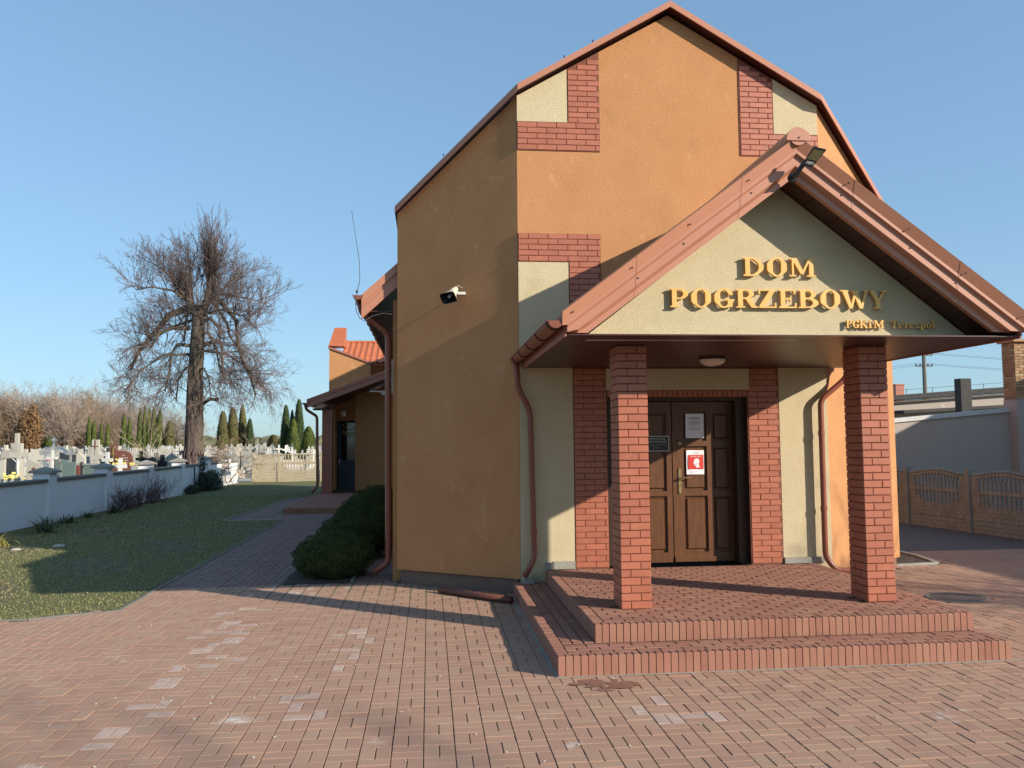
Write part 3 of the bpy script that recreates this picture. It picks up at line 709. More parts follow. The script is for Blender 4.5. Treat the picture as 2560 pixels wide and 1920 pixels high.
GL = {
 'D': (.84, U_(bx(.08, 0, .27, 1), bx(0, 0, .4, .08), bx(0, .92, .4, 1), S_(el(.32, .5, .52, .5), el(.3, .5, .34, .42), bx(-1, -1, .2, 2)))),
 'O': (.88, S_(el(.44, .5, .44, .52), el(.44, .5, .225, .44))),
 'M': (1.16, U_(bx(.11, 0, .19, 1), bx(.86, 0, 1.05, 1), bx(0, 0, .3, .07), bx(.75, 0, 1.16, .07), bx(0, .93, .25, 1), bx(.9, .93, 1.16, 1), po((.09, 1), (.33, 1), (.63, .12), (.5, .12)), po((.5, .12), (.6, .12), (.95, 1), (.86, 1)))),
 'P': (.74, U_(bx(.08, 0, .27, 1), bx(0, 0, .37, .07), bx(0, .93, .4, 1), S_(el(.38, .715, .36, .285), el(.36, .715, .18, .21), bx(-1, -1, .2, 2)))),
 'G': (.90, U_(S_(el(.44, .5, .44, .52), el(.44, .5, .225, .44), bx(.5, .42, 1, .70)), bx(.72, .66, .80, .97), bx(.60, .04, .80, .45), bx(.48, .38, .90, .45))),
 'R': (.92, U_(bx(.08, 0, .27, 1), bx(0, 0, .36, .07), bx(0, .93, .4, 1), S_(el(.38, .735, .34, .265), el(.36, .735, .16, .19), bx(-1, -1, .2, 2)), po((.36, .50), (.56, .52), (.84, 0), (.62, 0)), bx(.62, 0, .92, .07))),
 'Z': (.78, U_(bx(.03, .92, .76, 1), bx(0, 0, .78, .08), po((.5, .95), (.76, .95), (.28, .05), (.02, .05)), bx(.03, .74, .10, 1), bx(.71, 0, .78, .28))),
 'E': (.74, U_(bx(.08, 0, .27, 1), bx(0, .92, .70, 1), bx(0, 0, .74, .08), bx(.2, .46, .5, .54), bx(.63, .74, .70, 1), bx(.67, 0, .74, .28), bx(.46, .36, .52, .64))),
 'B': (.80, U_(bx(.08, 0, .27, 1), bx(0, 0, .4, .07), bx(0, .93, .4, 1), S_(el(.38, .745, .33, .255), el(.36, .745, .15, .18), bx(-1, -1, .2, 2)), S_(el(.38, .28, .42, .28), el(.36, .28, .21, .20), bx(-1, -1, .2, 2)))),
 'W': (1.30, U_(po((.05, 1), (.28, 1), (.50, 0), (.37, 0)), po((.40, 0), (.50, 0), (.70, .9), (.61, .9)), po((.50, 1), (.73, 1), (.95, 0), (.82, 0)), po((.85, 0), (.95, 0), (1.2, 1), (1.1, 1)), bx(-.02, .93, .38, 1), bx(.45, .93, .8, 1), bx(1.0, .93, 1.30, 1))),
 'Y': (.94, U_(po((.06, 1), (.29, 1), (.55, .4), (.37, .4)), po((.42, .42), (.53, .42), (.86, 1), (.76, 1)), bx(.37, 0, .56, .48), bx(0, .93, .38, 1), bx(.64, .93, .94, 1), bx(.26, 0, .67, .07))),
 'K': (.96, U_(bx(.08, 0, .27, 1), bx(0, 0, .37, .07), bx(0, .93, .37, 1), po((.25, .42), (.36, .40), (.80, 1), (.68, 1)), po((.33, .52), (.5, .6), (.93, 0), (.68, 0)), bx(.56, .93, .9, 1), bx(.62, 0, .98, .07))),
 'i': (.34, U_(bx(.08, 0, .26, .68), bx(0, 0, .34, .07), bx(0, .61, .2, .68), el(.17, .88, .11, .11))),
 'T': (.82, U_(bx(.315, 0, .505, 1), bx(0, .92, .82, 1), bx(0, .72, .07, 1), bx(.75, .72, .82, 1), bx(.2, 0, .62, .07))),
 'e': (.64, U_(S_(el(.32, .34, .32, .36), el(.32, .34, .14, .28), bx(.36, .12, 1, .33)), bx(.12, .33, .60, .41))),
 'r': (.52, U_(bx(.08, 0, .26, .68), bx(0, 0, .38, .07), bx(0, .61, .2, .68), el(.43, .57, .11, .12), bx(.22, .54, .45, .66))),
 's': (.54, U_(S_(el(.27, .51, .25, .19), el(.27, .51, .09, .10), bx(.27, .3, 1, .53)), S_(el(.27, .17, .27, .19), el(.27, .17, .10, .10), bx(-1, .16, .27, .5)), po((.06, .50), (.10, .40), (.49, .17), (.44, .28)))),
 'p': (.68, U_(bx(.08, -.28, .26, .68), bx(0, -.28, .38, -.21), bx(0, .61, .2, .68), S_(el(.36, .34, .31, .35), el(.34, .34, .14, .27), bx(-1, -1, .2, 2)))),
 'o': (.64, S_(el(.32, .34, .32, .36), el(.32, .34, .14, .28))),
 'l': (.34, U_(bx(.08, 0, .26, 1.04), bx(0, 0, .34, .07), bx(0, .97, .2, 1.04))),
}
def glyph_mesh(ch, res=46):
    wd, f = GL[ch]; x0, x1, y0, y1 = -.06, wd+.06, -.34, 1.10
    nx, ny = int(res*(x1-x0)), int(res*(y1-y0)); xs = np.linspace(x0, x1, nx); ys = np.linspace(y0, y1, ny)
    Fv = f(*np.meshgrid(xs, ys, indexing='ij')); Fv = np.where(np.abs(Fv) < 1e-6, 1e-6, Fv); pts = {}; nxt = {}
    def ep(i, j, d):   # crossing on edge from (i,j): d=0 along x, 1 along y
        k = (i, j, d)
        if k not in pts:
            i2, j2 = (i+1, j) if d == 0 else (i, j+1); a, b_ = Fv[i, j], Fv[i2, j2]; t = a/(a-b_)
            pts[k] = (xs[i]+(xs[i2]-xs[i])*t, ys[j]+(ys[j2]-ys[j])*t)
        return k
    T = {1: [(3, 0)], 2: [(0, 1)], 3: [(3, 1)], 4: [(1, 2)], 5: [(3, 2), (1, 0)], 6: [(0, 2)], 7: [(3, 2)], 8: [(2, 3)], 9: [(2, 0)], 10: [(0, 3), (2, 1)], 11: [(2, 1)], 12: [(1, 3)], 13: [(1, 0)], 14: [(0, 3)]}
    ins = Fv < 0
    for i in range(nx-1):
        for j in range(ny-1):
            c = ins[i, j]*1+ins[i+1, j]*2+ins[i+1, j+1]*4+ins[i, j+1]*8
            if c in (0, 15): continue
            E_ = [(i, j, 0), (i+1, j, 1), (i, j+1, 0), (i, j, 1)]
            for a, b_ in T[int(c)]: nxt[ep(*E_[a])] = ep(*E_[b_])
    loops = []
    while nxt:
        s = next(iter(nxt)); lp = [s]; k = nxt.pop(s)
        while k != s and k in nxt: lp.append(k); k = nxt.pop(k)
        P = [pts[k] for k in lp]; Q = []
        for i in range(len(P)):   # drop collinear points
            a, b_, c = P[i-1], P[i], P[(i+1) % len(P)]
            if abs((b_[0]-a[0])*(c[1]-b_[1])-(b_[1]-a[1])*(c[0]-b_[0])) > 2e-5: Q.append(b_)
        if len(Q) > 2: loops.append(Q)
    def area(l): return sum(l[i-1][0]*l[i][1]-l[i][0]*l[i-1][1] for i in range(len(l)))/2
    def inside(p, l):
        r = False
        for i in range(len(l)):
            (ax_, ay_), (bx_, by_) = l[i-1], l[i]
            if (ay_ > p[1]) != (by_ > p[1]) and p[0] < (bx_-ax_)*(p[1]-ay_)/(by_-ay_)+ax_: r = not r
        return r
    outer = [l for l in loops if sum(inside(l[0], k) for k in loops if k is not l) % 2 == 0]; groups = [[o_]+[h for h in loops if h not in outer and inside(h[0], o_)] for o_ in outer]
    loops = [l for g_ in groups for l in g_]
    V = []; Fc = []; flat = [Vector((x, y, 0)) for l in loops for x, y in l]; n = len(flat)
    tri = []; of = 0
    for g_ in groups:
        tri += [tuple(i+of for i in t) for t in tessellate_polygon([[Vector((x, y, 0)) for x, y in l] for l in g_])]; of += sum(len(l) for l in g_)
    V = [(v.x, v.y, 1.) for v in flat]+[(v.x, v.y, 0.) for v in flat]
    for t in tri:
        a, b_, c = (flat[i] for i in t); t = tuple(t) if (b_-a).cross(c-a).z > 0 else (t[0], t[2], t[1]); Fc.append(t)
    o = 0
    for l in loops:
        m = len(l)
        for i in range(m): Fc.append((o+i, o+(i+1) % m, n+o+(i+1) % m, n+o+i))
        o += m
    mb = MB(); mb.add(V, Fc); return mb.mesh('letter', 'gold'), wd
_gm = {}
SG = empty('sign_lettering'); SG.parent = B
def letter(ch, x0, x1, z, h, depth, y=-2.972):
    if ch not in _gm: _gm[ch] = glyph_mesh(ch)
    me, wd = _gm[ch]; o = bpy.data.objects.new('letter', me); COL.objects.link(o); s = (x1-x0)/wd
    o.matrix_world = Matrix(((s, 0, 0, x0), (0, 0, -depth, y-.016), (0, h, 0, z), (0, 0, 0, 1))); o.parent = SG
    q = MB(); q.tube([((x0+x1)/2-.3*(x1-x0), y, z+h*.8), ((x0+x1)/2-.3*(x1-x0), y-.02, z+h*.8)], .003, 5)
for ch, a, b_ in (('D', 1.82, 2.02), ('O', 2.05, 2.253), ('M', 2.275, 2.54)): letter(ch, a, b_, 3.49, .178, .030)
for ch, a, b_ in zip('POGRZEBOWY', (1.10, 1.30, 1.525, 1.74, 1.955, 2.16, 2.355, 2.57, 2.78, 3.06), (1.275, 1.50, 1.725, 1.965, 2.135, 2.335, 2.555, 2.775, 3.075, 3.25)): letter(ch, a, b_, 3.185, .178, .030)
for ch, a, b_ in zip('PGKiM', (2.83, 2.892, 2.965, 3.055, 3.105), (2.885, 2.96, 3.045, 3.085, 3.21)): letter(ch, a, b_, 3.0, .074, .022)
x = 3.285
for ch in 'Terespol':
    wd = GL[ch][0]*.078; letter(ch, x, x+wd, 3.0, .074, .022); x += wd+.0095

# ceiling lamp
cl = thing('ceiling_lamp', 'round opal ceiling lamp under the porch roof', 'lamp')
q = MB(); q.tube([(2.05, -1.45, 2.878), (2.05, -1.45, 2.845)], [.15, .15], 28); q.build('base', 'wood_dark', cl, smooth=False)
q = MB(); q.ell((2.05, -1.45, 2.846), (.145, .145, -.075), 28, 8, z0=0); q.build('lamp_shade', 'opal_glass', cl, smooth=True)

# floodlight at the porch apex
fl = thing('floodlight', 'black solar floodlight on a bent arm at the peak of the porch gable', 'lamp')
q = MB(); q.tube([(2.15, -3.40, 4.315), (2.15, -3.43, 4.315)], [.045, .03], 12); q.tube([(2.15, -3.42, 4.315), (2.16, -3.47, 4.33), (2.195, -3.50, 4.39), (2.225, -3.52, 4.44)], [.022, .026, .022, .02], 10)
q.tube([(2.10, -3.44, 4.325), (2.175, -3.46, 4.33)], [.012, .022], 8); q.build('arm', 'black_plastic', fl, smooth=False)
hw = Vector((.068, .012, -.008)); hl = Vector((.048, -.04, .074)); hn = hw.cross(hl).normalized()
if hn.y > 0: hn = -hn
hc = Vector((2.28, -3.56, 4.465))
def slabv(c, a, b_, n, t, taper=1.0):
    vs = []
    for s, k in ((1, 1), (-1, .82)):
        for i, j in ((-1, -1), (1, -1), (1, 1), (-1, 1)): vs.append(tuple(c+a*i*k*(taper if j < 0 else 1)+b_*j*k+n*(t*s)))
    return vs, [(3, 2, 1, 0), (4, 5, 6, 7), (0, 1, 5, 4), (1, 2, 6, 5), (2, 3, 7, 6), (3, 0, 4, 7)]
q = MB(); q.add(*slabv(hc, hw, hl, hn, .014, .80)); q.build('head', 'black_plastic', fl, bevel=.006)
q = MB(); q.add(*slabv(hc+hl*.22+hn*.0145, hw*.78, hl*.52, hn, .0012)); q.build('led_panel', 'led_panel', fl)
q = MB(); q.add(*slabv(hc-hl*.62+hn*.0145, hw*.55, hl*.14, hn, .002)); sn = q.build('sensor', 'grey_plastic', fl, bevel=.002)
for s in (-.3, .3): q = MB(); q.ell(tuple(hc-hl*.62+hn*.0175+hw*s), (.005, .005, .005), 8, 5); q.build('lens', 'print_black', sn)

# horn loudspeaker on the angled wall
sp = thing('horn_loudspeaker', 'cream horn loudspeaker on the shaded angled wall', 'loudspeaker')
c0 = Vector((-.795, .37, 3.965)); ax = Vector((-.34, -.62, -.50)).normalized(); ux = Vector((.78, -.58, .08)); ux = (ux-ax*ux.dot(ax)).normalized(); uy = ax.cross(ux)
if uy.z < 0: uy = -uy
def ringsq(c, a, b_, k):
    out = []
    for i in range(16):
        t = 2*math.pi*i/16; cx_, sy_ = math.cos(t), math.sin(t); p = k
        out.append(tuple(c+ux*a*math.copysign(abs(cx_)**p, cx_)+uy*b_*math.copysign(abs(sy_)**p, sy_)))
    return out
secs = [(0, .038, .038, 1), (.06, .04, .04, 1), (.062, .05, .05, 1), (.13, .06, .05, .8), (.20, .085, .06, .5), (.26, .115, .078, .35)]
V = []; Fs = []
for d_, a, b_, k in secs: V += ringsq(c0+ax*d_, a, b_, k)
for i in range(len(secs)-1):
    for k in range(16): Fs.append((i*16+k, i*16+(k+1) % 16, (i+1)*16+(k+1) % 16, (i+1)*16+k))
Fs.append(tuple(range(15, -1, -1))); q = MB(); q.add(V, Fs); q.build('horn', 'horn_cream', sp, smooth=False)
V = []; Fs = []; ins = [(.262, .112, .075, .35), (.20, .075, .05, .5), (.12, .03, .03, .9)]
for d_, a, b_, k in ins: V += ringsq(c0+ax*d_, a, b_, k)
for i in range(2):
    for k in range(16): Fs.append((i*16+k, i*16+(k+1) % 16, (i+1)*16+(k+1) % 16, (i+1)*16+k))
Fs.append(tuple(range(32, 48))); q = MB(); q.add(V, Fs); q.build('horn_throat', 'black_plastic', sp)
q = MB(); q.tube([c0+ax*.17, c0+ax*.235], [.028, .02], 12); q.build('horn_centre', 'grey_plastic', sp)
q = MB(); q.tube([c0+ax*.08, Vector((-.72, .46, 3.925)), Vector((-.70, .50, 3.925))], .012, 6); q.box(-.78, -.66, .40, .425, 3.90, 3.935); q.build('bracket', 'zinc', sp)
q = MB(); q.tube([c0, c0+Vector((.03, .0, .05)), Vector((-.70, .49, 4.0)), Vector((-.68, .47, 3.9))], .004, 5); q.build('cable', 'zinc', sp)

# antenna wire at the eave
an = thing('antenna', 'thin wire antenna rising from the corner of the left gutter with a looping cable', 'antenna')
q = MB(); q.tube([(-2.16, 1.2, 4.07), (-2.12, 1.2, 4.23), (-2.13, 1.2, 4.52), (-2.19, 1.2, 4.9), (-2.24, 1.2, 5.24)], [.006, .005, .005, .004, .004], 5); q.build('rod', 'wire', an)
q = MB(); q.tube([(-2.16, 1.2, 4.07), (-2.18, 1.2, 3.94), (-2.17, 1.2, 3.8), (-2.12, 1.2, 3.69), (-2.05, 1.2, 3.65), (-1.95, 1.19, 3.72), (-1.79, 1.17, 3.76), (-1.6, 1.14, 3.73)], .006, 5); q.build('cable', 'wire', an)
q = MB(); q.ell((-2.16, 1.2, 4.07), (.018, .018, .022), 8, 5); q.build('clip', 'black_metal', an)

# loose pipe on the ground
lp = MB(); lp.tube([(-1.02, .32, .045), (-.62, -.10, .045), (-.17, -.53, .05)], .042, 12); tag(lp.build('drain_pipe', 'pipe_rust', smooth=True), 'rusty brown pipe lying on the paving at the foot of the angled wall', 'pipe')

# ------------------------------------------------------------------ ENTRANCE STEPS
ST = thing('entrance_steps', 'two wide entrance steps of red paving blocks below the porch', 'steps')
X1, X1R, Y1, X2, X2R, Y2, Z1 = .306, 3.869, -3.177, -.097, 3.911, -3.622, .167
Bx(X2+.02, X2R-.02, Y2+.02, .0-.003, -.02, Z1-.008).build('core', 'joint_step', ST)
Bx(X1+.02, X1R-.02, Y1+.02, -.003, Z1-.008, ZT-.008).build('core', 'joint_step', ST)
edge = []; top = []
def soldier_row(xa, xb, y, ztop, hh, axis, other=None):
    L = xb-xa; n = round(L/.0636); p = L/n
    for k in range(n):
        c = xa+p*(k+.5)
        yield c, p
MXs = M_UP
for (xa, xb, yf, zt, hb) in ((X2, X2R, Y2, Z1, .20), (X1, X1R, Y1, ZT, .16)):
    for c, p in soldier_row(xa, xb, yf, zt, hb, 'x'):
        edge.append(((c, yf+.05, zt+rng.gauss(0, .001)), p-.006-rng.random()*.002, .098, hb, M_UP))
for (ya, yb, xl, xr, zt, hb) in ((Y2+.1, -.004, X2, X2R, Z1, .20), (Y1+.1, -.004, X1, X1R, ZT, .16)):
    for c, p in soldier_row(ya, yb, 0, zt, hb, 'y'):
        if not (zt == ZT and c > -.06): edge.append(((xl+.05, c, zt+rng.gauss(0, .001)), .098, p-.004, hb, M_UP))
        edge.append(((xr-.05, c, zt+rng.gauss(0, .001)), .098, p-.004, hb, M_UP))
put_bricks(edge, ST, 'edge_brick', 'paver_step', 300, 'edge_bricks', .006)
y = Y1+.1+.05; r_ = 0
while y < -.03:
    x = X1+.1-(.1 if r_ % 2 else 0)
    while x < X1R-.1:
        a, b_ = max(x, X1+.1), min(x+.2, X1R-.1); x += .2
        if b_-a < .03: continue
        cx = (a+b_)/2
        if any(px+.01 < cx < px+PW-.01 and PY+.05 < y < PY+PD-.05 for px in (.686, 3.179)): continue
        top.append(((cx, y, ZT+rng.gauss(0, .0008)-.001), b_-a-.011, .094, .02, M_UP))
    y += .1; r_ += 1
r_ = 0; y = Y2+.1+.05
while y < Y1-.01:
    x = X2+.1-(.1 if r_ % 2 else 0)
    while x < X2R-.1:
        a, b_ = max(x, X2+.1), min(x+.2, X2R-.1); x += .2
        if b_-a > .03: top.append((((a+b_)/2, y, Z1-.001), b_-a-.009, .093, .02, M_UP))
    y += .1; r_ += 1
x = X2+.1+.05; r_ = 0
while x < X1-.01:
    y = Y1+.0-(.1 if r_ % 2 else 0)
    while y < -.01:
        a, b_ = max(y, Y1), min(y+.2, -.01); y += .2
        if b_-a > .03: top.append(((x, (a+b_)/2, Z1-.001), b_-a-.005, .088, .02, M_UPY))
    x += .1; r_ += 1
put_bricks(top, ST, 'step_brick', 'paver_step', 300, 'step_bricks', .004)
# mortar smear along the foot of the steps
q = MB()
xx = X2-.02
while xx < X2R+.05:
    wq = rng.uniform(.05, .16); d_ = rng.uniform(.012, .045)
    q.add([(xx, Y2+.002, .006), (xx+wq, Y2+.002, .006), (xx+wq*.8, Y2-d_, .0025), (xx+wq*.1, Y2-d_*rng.uniform(.4, 1), .0025)], [(0, 3, 2, 1)]); xx += wq*.8
yy = Y2
while yy < -.1:
    wq = rng.uniform(.05, .2); d_ = rng.uniform(.01, .06); q.add([(X2+.002, yy, .006), (X2+.002, yy+wq, .006), (X2-d_, yy+wq*.8, .0025), (X2-d_, yy+wq*.2, .0025)], [(0, 1, 2, 3)]); yy += wq*.85
q.build('mortar_edge', 'concrete', ST)
# dark wet stain in front of the steps is part of the paving wear: thin irregular film
q = MB()
for k in range(16):
    cx, cy = .12+rng.gauss(0, .17), -3.86+rng.gauss(0, .05); n = 14; rr = rng.uniform(.02, .085)
    q.add([(cx+rr*(1+rng.uniform(-.45, .45))*math.cos(2*math.pi*i/n)*1.4, cy+rr*.8*(1+rng.uniform(-.3, .3))*math.sin(2*math.pi*i/n), .0035+.0002*k) for i in range(n)], [tuple(range(n))])
mat('damp', (.27, .135, .095), .6, (.21, .10, .07), 20)
tag(q.build('damp_patch', 'damp'), 'dark damp patch on the paving before the left corner of the steps', 'stain')
# small debris
q = MB()
for _ in range(260):
    x, y = rng.uniform(-4.5, 5), rng.uniform(-5.6, 1.2)
    if in_steps(x, y) or in_build(x, y+.05): continue
    s = rng.uniform(.004, .011); q.ell((x, y, s*.4), (s, s*rng.uniform(.6, 1), s*.5), 5, 3)
wd_ = MB()
for _ in range(2600):
    x = -1.19+.2*rng.randint(-10, 6)+rng.gauss(0, .006); y = -x*.685 if x < 0 else -.0
    y = (1.2 if x < -1.7 else y)-abs(rng.gauss(0, .55))-.03
    if in_steps(x, y) or x > -.12: continue
    a = rng.uniform(0, 6.28); s = rng.uniform(.004, .014); wd_.add([(x-.003, y, -.002), (x+.003, y, -.002), (x+s*math.cos(a), y+s*math.sin(a), rng.uniform(.004, .016))], [(0, 1, 2)], rng.random()+.001)
tag(wd_.build('joint_weeds', 'leaf_blade'), 'tiny weeds and moss in the paving joints by the angled wall', 'weeds', kind='stuff')
tag(q.build('grit', 'stone_pale'), 'pale grit and crumbs scattered on the paving', 'grit', kind='stuff')
q = MB()
for _ in range(520):
    t = rng.random()
    if t < .55: x, y = rng.uniform(-3.2, -.2), 0; y = max(-x*.685, 1.2 if x < -1.75 else 0)-abs(rng.gauss(0, .09))-.02
    elif t < .8: x, y = rng.uniform(8.4, 9.7), rng.uniform(3.5, 8); x = 9.55-(y-7)*.22-abs(rng.gauss(0, .12))
    else: x, y = rng.uniform(5.7, 6.8), rng.uniform(1.3, 2.4)
    a = rng.uniform(0, 6.28); s = rng.uniform(.01, .028)
    q.add([(x, y, .004), (x+s*math.cos(a), y+s*math.sin(a), .008+rng.random()*.01), (x+s*.9*math.cos(a+.9), y+s*.9*math.sin(a+.9), .005+rng.random()*.012)], [(0, 1, 2)], rng.random()+.001)
for _ in range(1500):
    t = rng.random()**1.6; x = rng.uniform(-10.3, -4.9); y = -.7+14*t
    if not in_lawn(x, y): continue
    a = rng.uniform(0, 6.28); s = rng.uniform(.012, .035)
    q.add([(x, y, .012), (x+s*math.cos(a), y+s*math.sin(a), .02+rng.random()*.02), (x+s*.9*math.cos(a+.9), y+s*.9*math.sin(a+.9), .014+rng.random()*.02)], [(0, 1, 2)], rng.random()+.001)
mat('leaf_dry', (.34, .25, .13), .8, (.24, .16, .08), 6, rnd=.4)
tag(q.build('leaf_litter', 'leaf_dry'), 'dry leaf litter gathered at the foot of walls', 'leaves', kind='stuff')

# ------------------------------------------------------------------ SIDE WING (annex) with its own porch
AN = thing('side_wing', 'brown side wing behind with a lean-to porch, blue door and orange tiled roof', 'building')
def ab(*a, m='stucco_orange', n='wall', bev=0): return Bx(*a).build(n, m, AN, bevel=bev)
def vz(x): return 3.43+(x+5.30)*.376
q = MB(); q.prism([(-3.87, 20.5, 0), (-1.67, 20.5, 0), (-1.67, 20.5, 4.30), (-3.87, 20.5, vz(-3.87)-.25)], (0, .2, 0)); q.build('wall', 'stucco_orange', AN)
q = MB(); q.prism([(-4.90, 21.6, 0), (-4.66, 21.6, 0), (-4.66, 21.6, 2.78), (-3.87, 21.6, 2.78), (-3.87, 21.6, 3.93), (-4.90, 21.6, 3.55)], (0, .2, 0)); q.build('wall', 'stucco_orange', AN)
ab(-4.90, -4.72, 19.40, 24, .02, 3.2); ab(-4.70, -1.7, 22.2, 24, .02, 3.4)
q = MB(); q.prism([(-4.885, 18.98, .12), (-4.53, 18.98, .12), (-4.53, 18.98, 3.30), (-4.885, 18.98, 3.15)], (0, .36, 0)); pil = q.build('pillar', 'brick_joint', AN)
it = []
for r in range(40):
    z = .16+r*.075
    for a, b_ in ((0, .24 if r % 2 else .12), (.24 if r % 2 else .12, .355)):
        it.append(((-4.885+(a+b_)/2, 18.965, z), b_-a-.01, .064, .014, M_FRONT))
put_bricks(it, pil, 'brick', 'brick_red', 0, 'facing_bricks', .004)
DD = empty('door'); DD.parent = AN
Bx(-4.66, -4.60, 21.62, 21.7, .14, 2.76).build('door_frame', 'black_metal', DD); Bx(-4.60, -3.9, 21.62, 21.7, 2.68, 2.76).build('door_frame', 'black_metal', DD)
Bx(-4.60, -3.9, 21.64, 21.69, .14, 1.25).build('panel', 'door_blue', DD); Bx(-4.60, -3.9, 21.655, 21.675, 1.25, 2.68).build('pane', 'glass_dark', DD)
q = MB(); q.box(-4.60, -4.50, 21.63, 21.654, 1.2, 2.68); q.build('leaf_frame', 'door_blue', DD)
q = MB(); q.box(-4.58, -4.545, 21.60, 21.628, 1.08, 1.32); q.tube([(-4.56, 21.6, 1.25), (-4.56, 21.56, 1.25), (-4.45, 21.56, 1.25)], .012, 6); q.build('handle', 'zinc', DD)
q = MB()   # bunting behind the glass
for k in range(7):
    x = -4.46+.09*k; z = 2.42-.12*math.sin(math.pi*k/6); q.add([(x, 21.65, z), (x+.08, 21.65, z), (x+.04, 21.65, z-.22)], [(0, 1, 2)])
q.tube([(-4.46, 21.65, 2.62), (-4.3, 21.65, 2.45), (-4.1, 21.65, 2.42), (-3.95, 21.65, 2.55)], .02, 5); q.build('bunting', 'leaf_yellow', DD)
# lean-to roof, verge boards
q = MB(); q.prism([(-5.33, 18.32, vz(-5.33)), (-1.70, 18.32, vz(-1.70)), (-1.70, 18.32, vz(-1.7)-.08), (-5.33, 18.32, vz(-5.33)-.08)], (0, 6, 0)); q.build('roof', 'roof_tile_metal', AN)
for h0, h1, yy in ((0, .10, 18.24), (.10, .19, 18.265), (.19, .30, 18.25)):
    q = MB(); q.prism([(-5.31, yy, vz(-5.31)-h1), (-1.70, yy, vz(-1.7)-h1), (-1.70, yy, vz(-1.7)-h0), (-5.31, yy, vz(-5.31)-h0)], (0, .05, 0)); q.build('verge_board', 'trim_metal_matt', AN)
q = MB(); q.prism([(-5.2, 18.32, vz(-5.2)-.29), (-1.70, 18.32, vz(-1.7)-.29), (-1.70, 18.32, vz(-1.7)-.27), (-5.2, 18.32, vz(-5.2)-.27)], (0, 3.25, 0)); q.build('soffit', 'pvc_soffit', AN)
q = MB(); q.box(-5.2, -4.6, 18.9, 19.4, 3.08, 3.14); q.build('beam', 'wood_dark', AN)
gA = gutter(-5.40, 18.2, 24.2, 3.30, .07); gA.parent = AN
pA = pipe([(-5.39, 18.45, 3.25), (-5.36, 18.5, 3.08), (-5.03, 18.75, 2.85), (-5.0, 18.8, .45), (-5.18, 18.7, .2)], .05, parent=AN)
q = MB(); q.tube([(-4.25, 20.0, 2.98), (-4.25, 20.0, 3.06)], .07, 10); q.ell((-4.25, 20.0, 2.97), (.09, .09, -.11), 12, 5, z0=0); q.build('lamp', 'opal_glass', AN)
# upper fire wall with metal cap
q = MB(); q.prism([(-4.60, 18.55, 3.7), (-4.60, 18.55, 5.22), (-3.18, 18.55, 4.69), (-3.18, 18.55, 4.2)], (0, .7, 0)); q.build('parapet_wall', 'stucco_orange', AN)
q = MB(); q.prism([(-4.64, 18.50, 5.22), (-3.13, 18.50, 4.66), (-3.13, 18.50, 4.73), (-4.64, 18.50, 5.29)], (0, .8, 0)); q.build('coping', 'trim_metal_matt', AN)
q = MB(); b0 = [(-4.63, 18.51, 5.295), (-4.10, 18.51, 5.295), (-4.07, 19.3, 5.295), (-4.63, 19.3, 5.295)]; t0 = [(-4.48, 19.1, 6.02), (-4.08, 19.1, 6.02), (-4.07, 19.25, 6.02), (-4.48, 19.25, 6.02)]
q.add(b0+t0, [(0, 3, 2, 1), (4, 5, 6, 7), (0, 1, 5, 4), (1, 2, 6, 5), (2, 3, 7, 6), (3, 0, 4, 7)]); q.build('parapet_cap', 'roof_tile_metal', AN)
# tiled roof slope facing the camera
def tile_pt(x, s): return Vector((x, 21.0-s*.92, 5.70-s*.40))
rf_ = MB(); rf_.add([tuple(tile_pt(-4.3, 0)-Vector((0, 0, .05))), tuple(tile_pt(-1.7, 0)-Vector((0, 0, .05))), tuple(tile_pt(-1.7, 2.5)-Vector((0, 0, .05))), tuple(tile_pt(-4.3, 2.5)-Vector((0, 0, .05)))], [(3, 2, 1, 0)]); rf_.build('roof_base', 'roof_tile_metal', AN)
tw, tl = .21, .40
tm = MB(); nn = 7
for j, (s_, lift) in enumerate(((0, .0), (tl*1.05, .035))):
    for k in range(nn):
        u = k/(nn-1); prof = .045*math.sin(math.pi*min(1, u/.62))**1.2 if u < .62 else 0
        tm.v.append((u*tw, -s_*.917, -s_*.399+prof+lift))
tm.f = [(k+nn, k+1+nn, k+1, k) for k in range(nn-1)]; tm.f.append(tuple(range(nn, 2*nn))+tuple()); tm.f.pop()
for k in range(nn): tm.v.append((tm.v[nn+k][0], tm.v[nn+k][1], tm.v[nn+k][2]-.04))
tm.f += [(2*nn+k, 2*nn+k+1, nn+k+1, nn+k) for k in range(nn-1)]; tm.r = [0.]*len(tm.f)
tme = tm.mesh('tile', 'roof_tile_metal', True)
for i in range(12):
    for j in range(6):
        p = tile_pt(-4.28+i*tw, j*tl); o = bpy.data.objects.new('tile', tme); COL.objects.link(o); o.parent = AN; o.location = p
q = MB(); q.tube([(-4.28, 21.0, 5.73), (-1.6, 21.0, 5.73)], .06, 10); q.build('ridge_tile', 'roof_tile_metal', AN)
# back wall of that roof
q = MB(); q.prism([(-4.28, 21.02, 4.0), (-1.7, 21.02, 4.0), (-1.7, 21.02, 5.6), (-4.28, 21.02, 5.6)], (0, .5, 0)); q.build('wall', 'stucco_orange', AN)
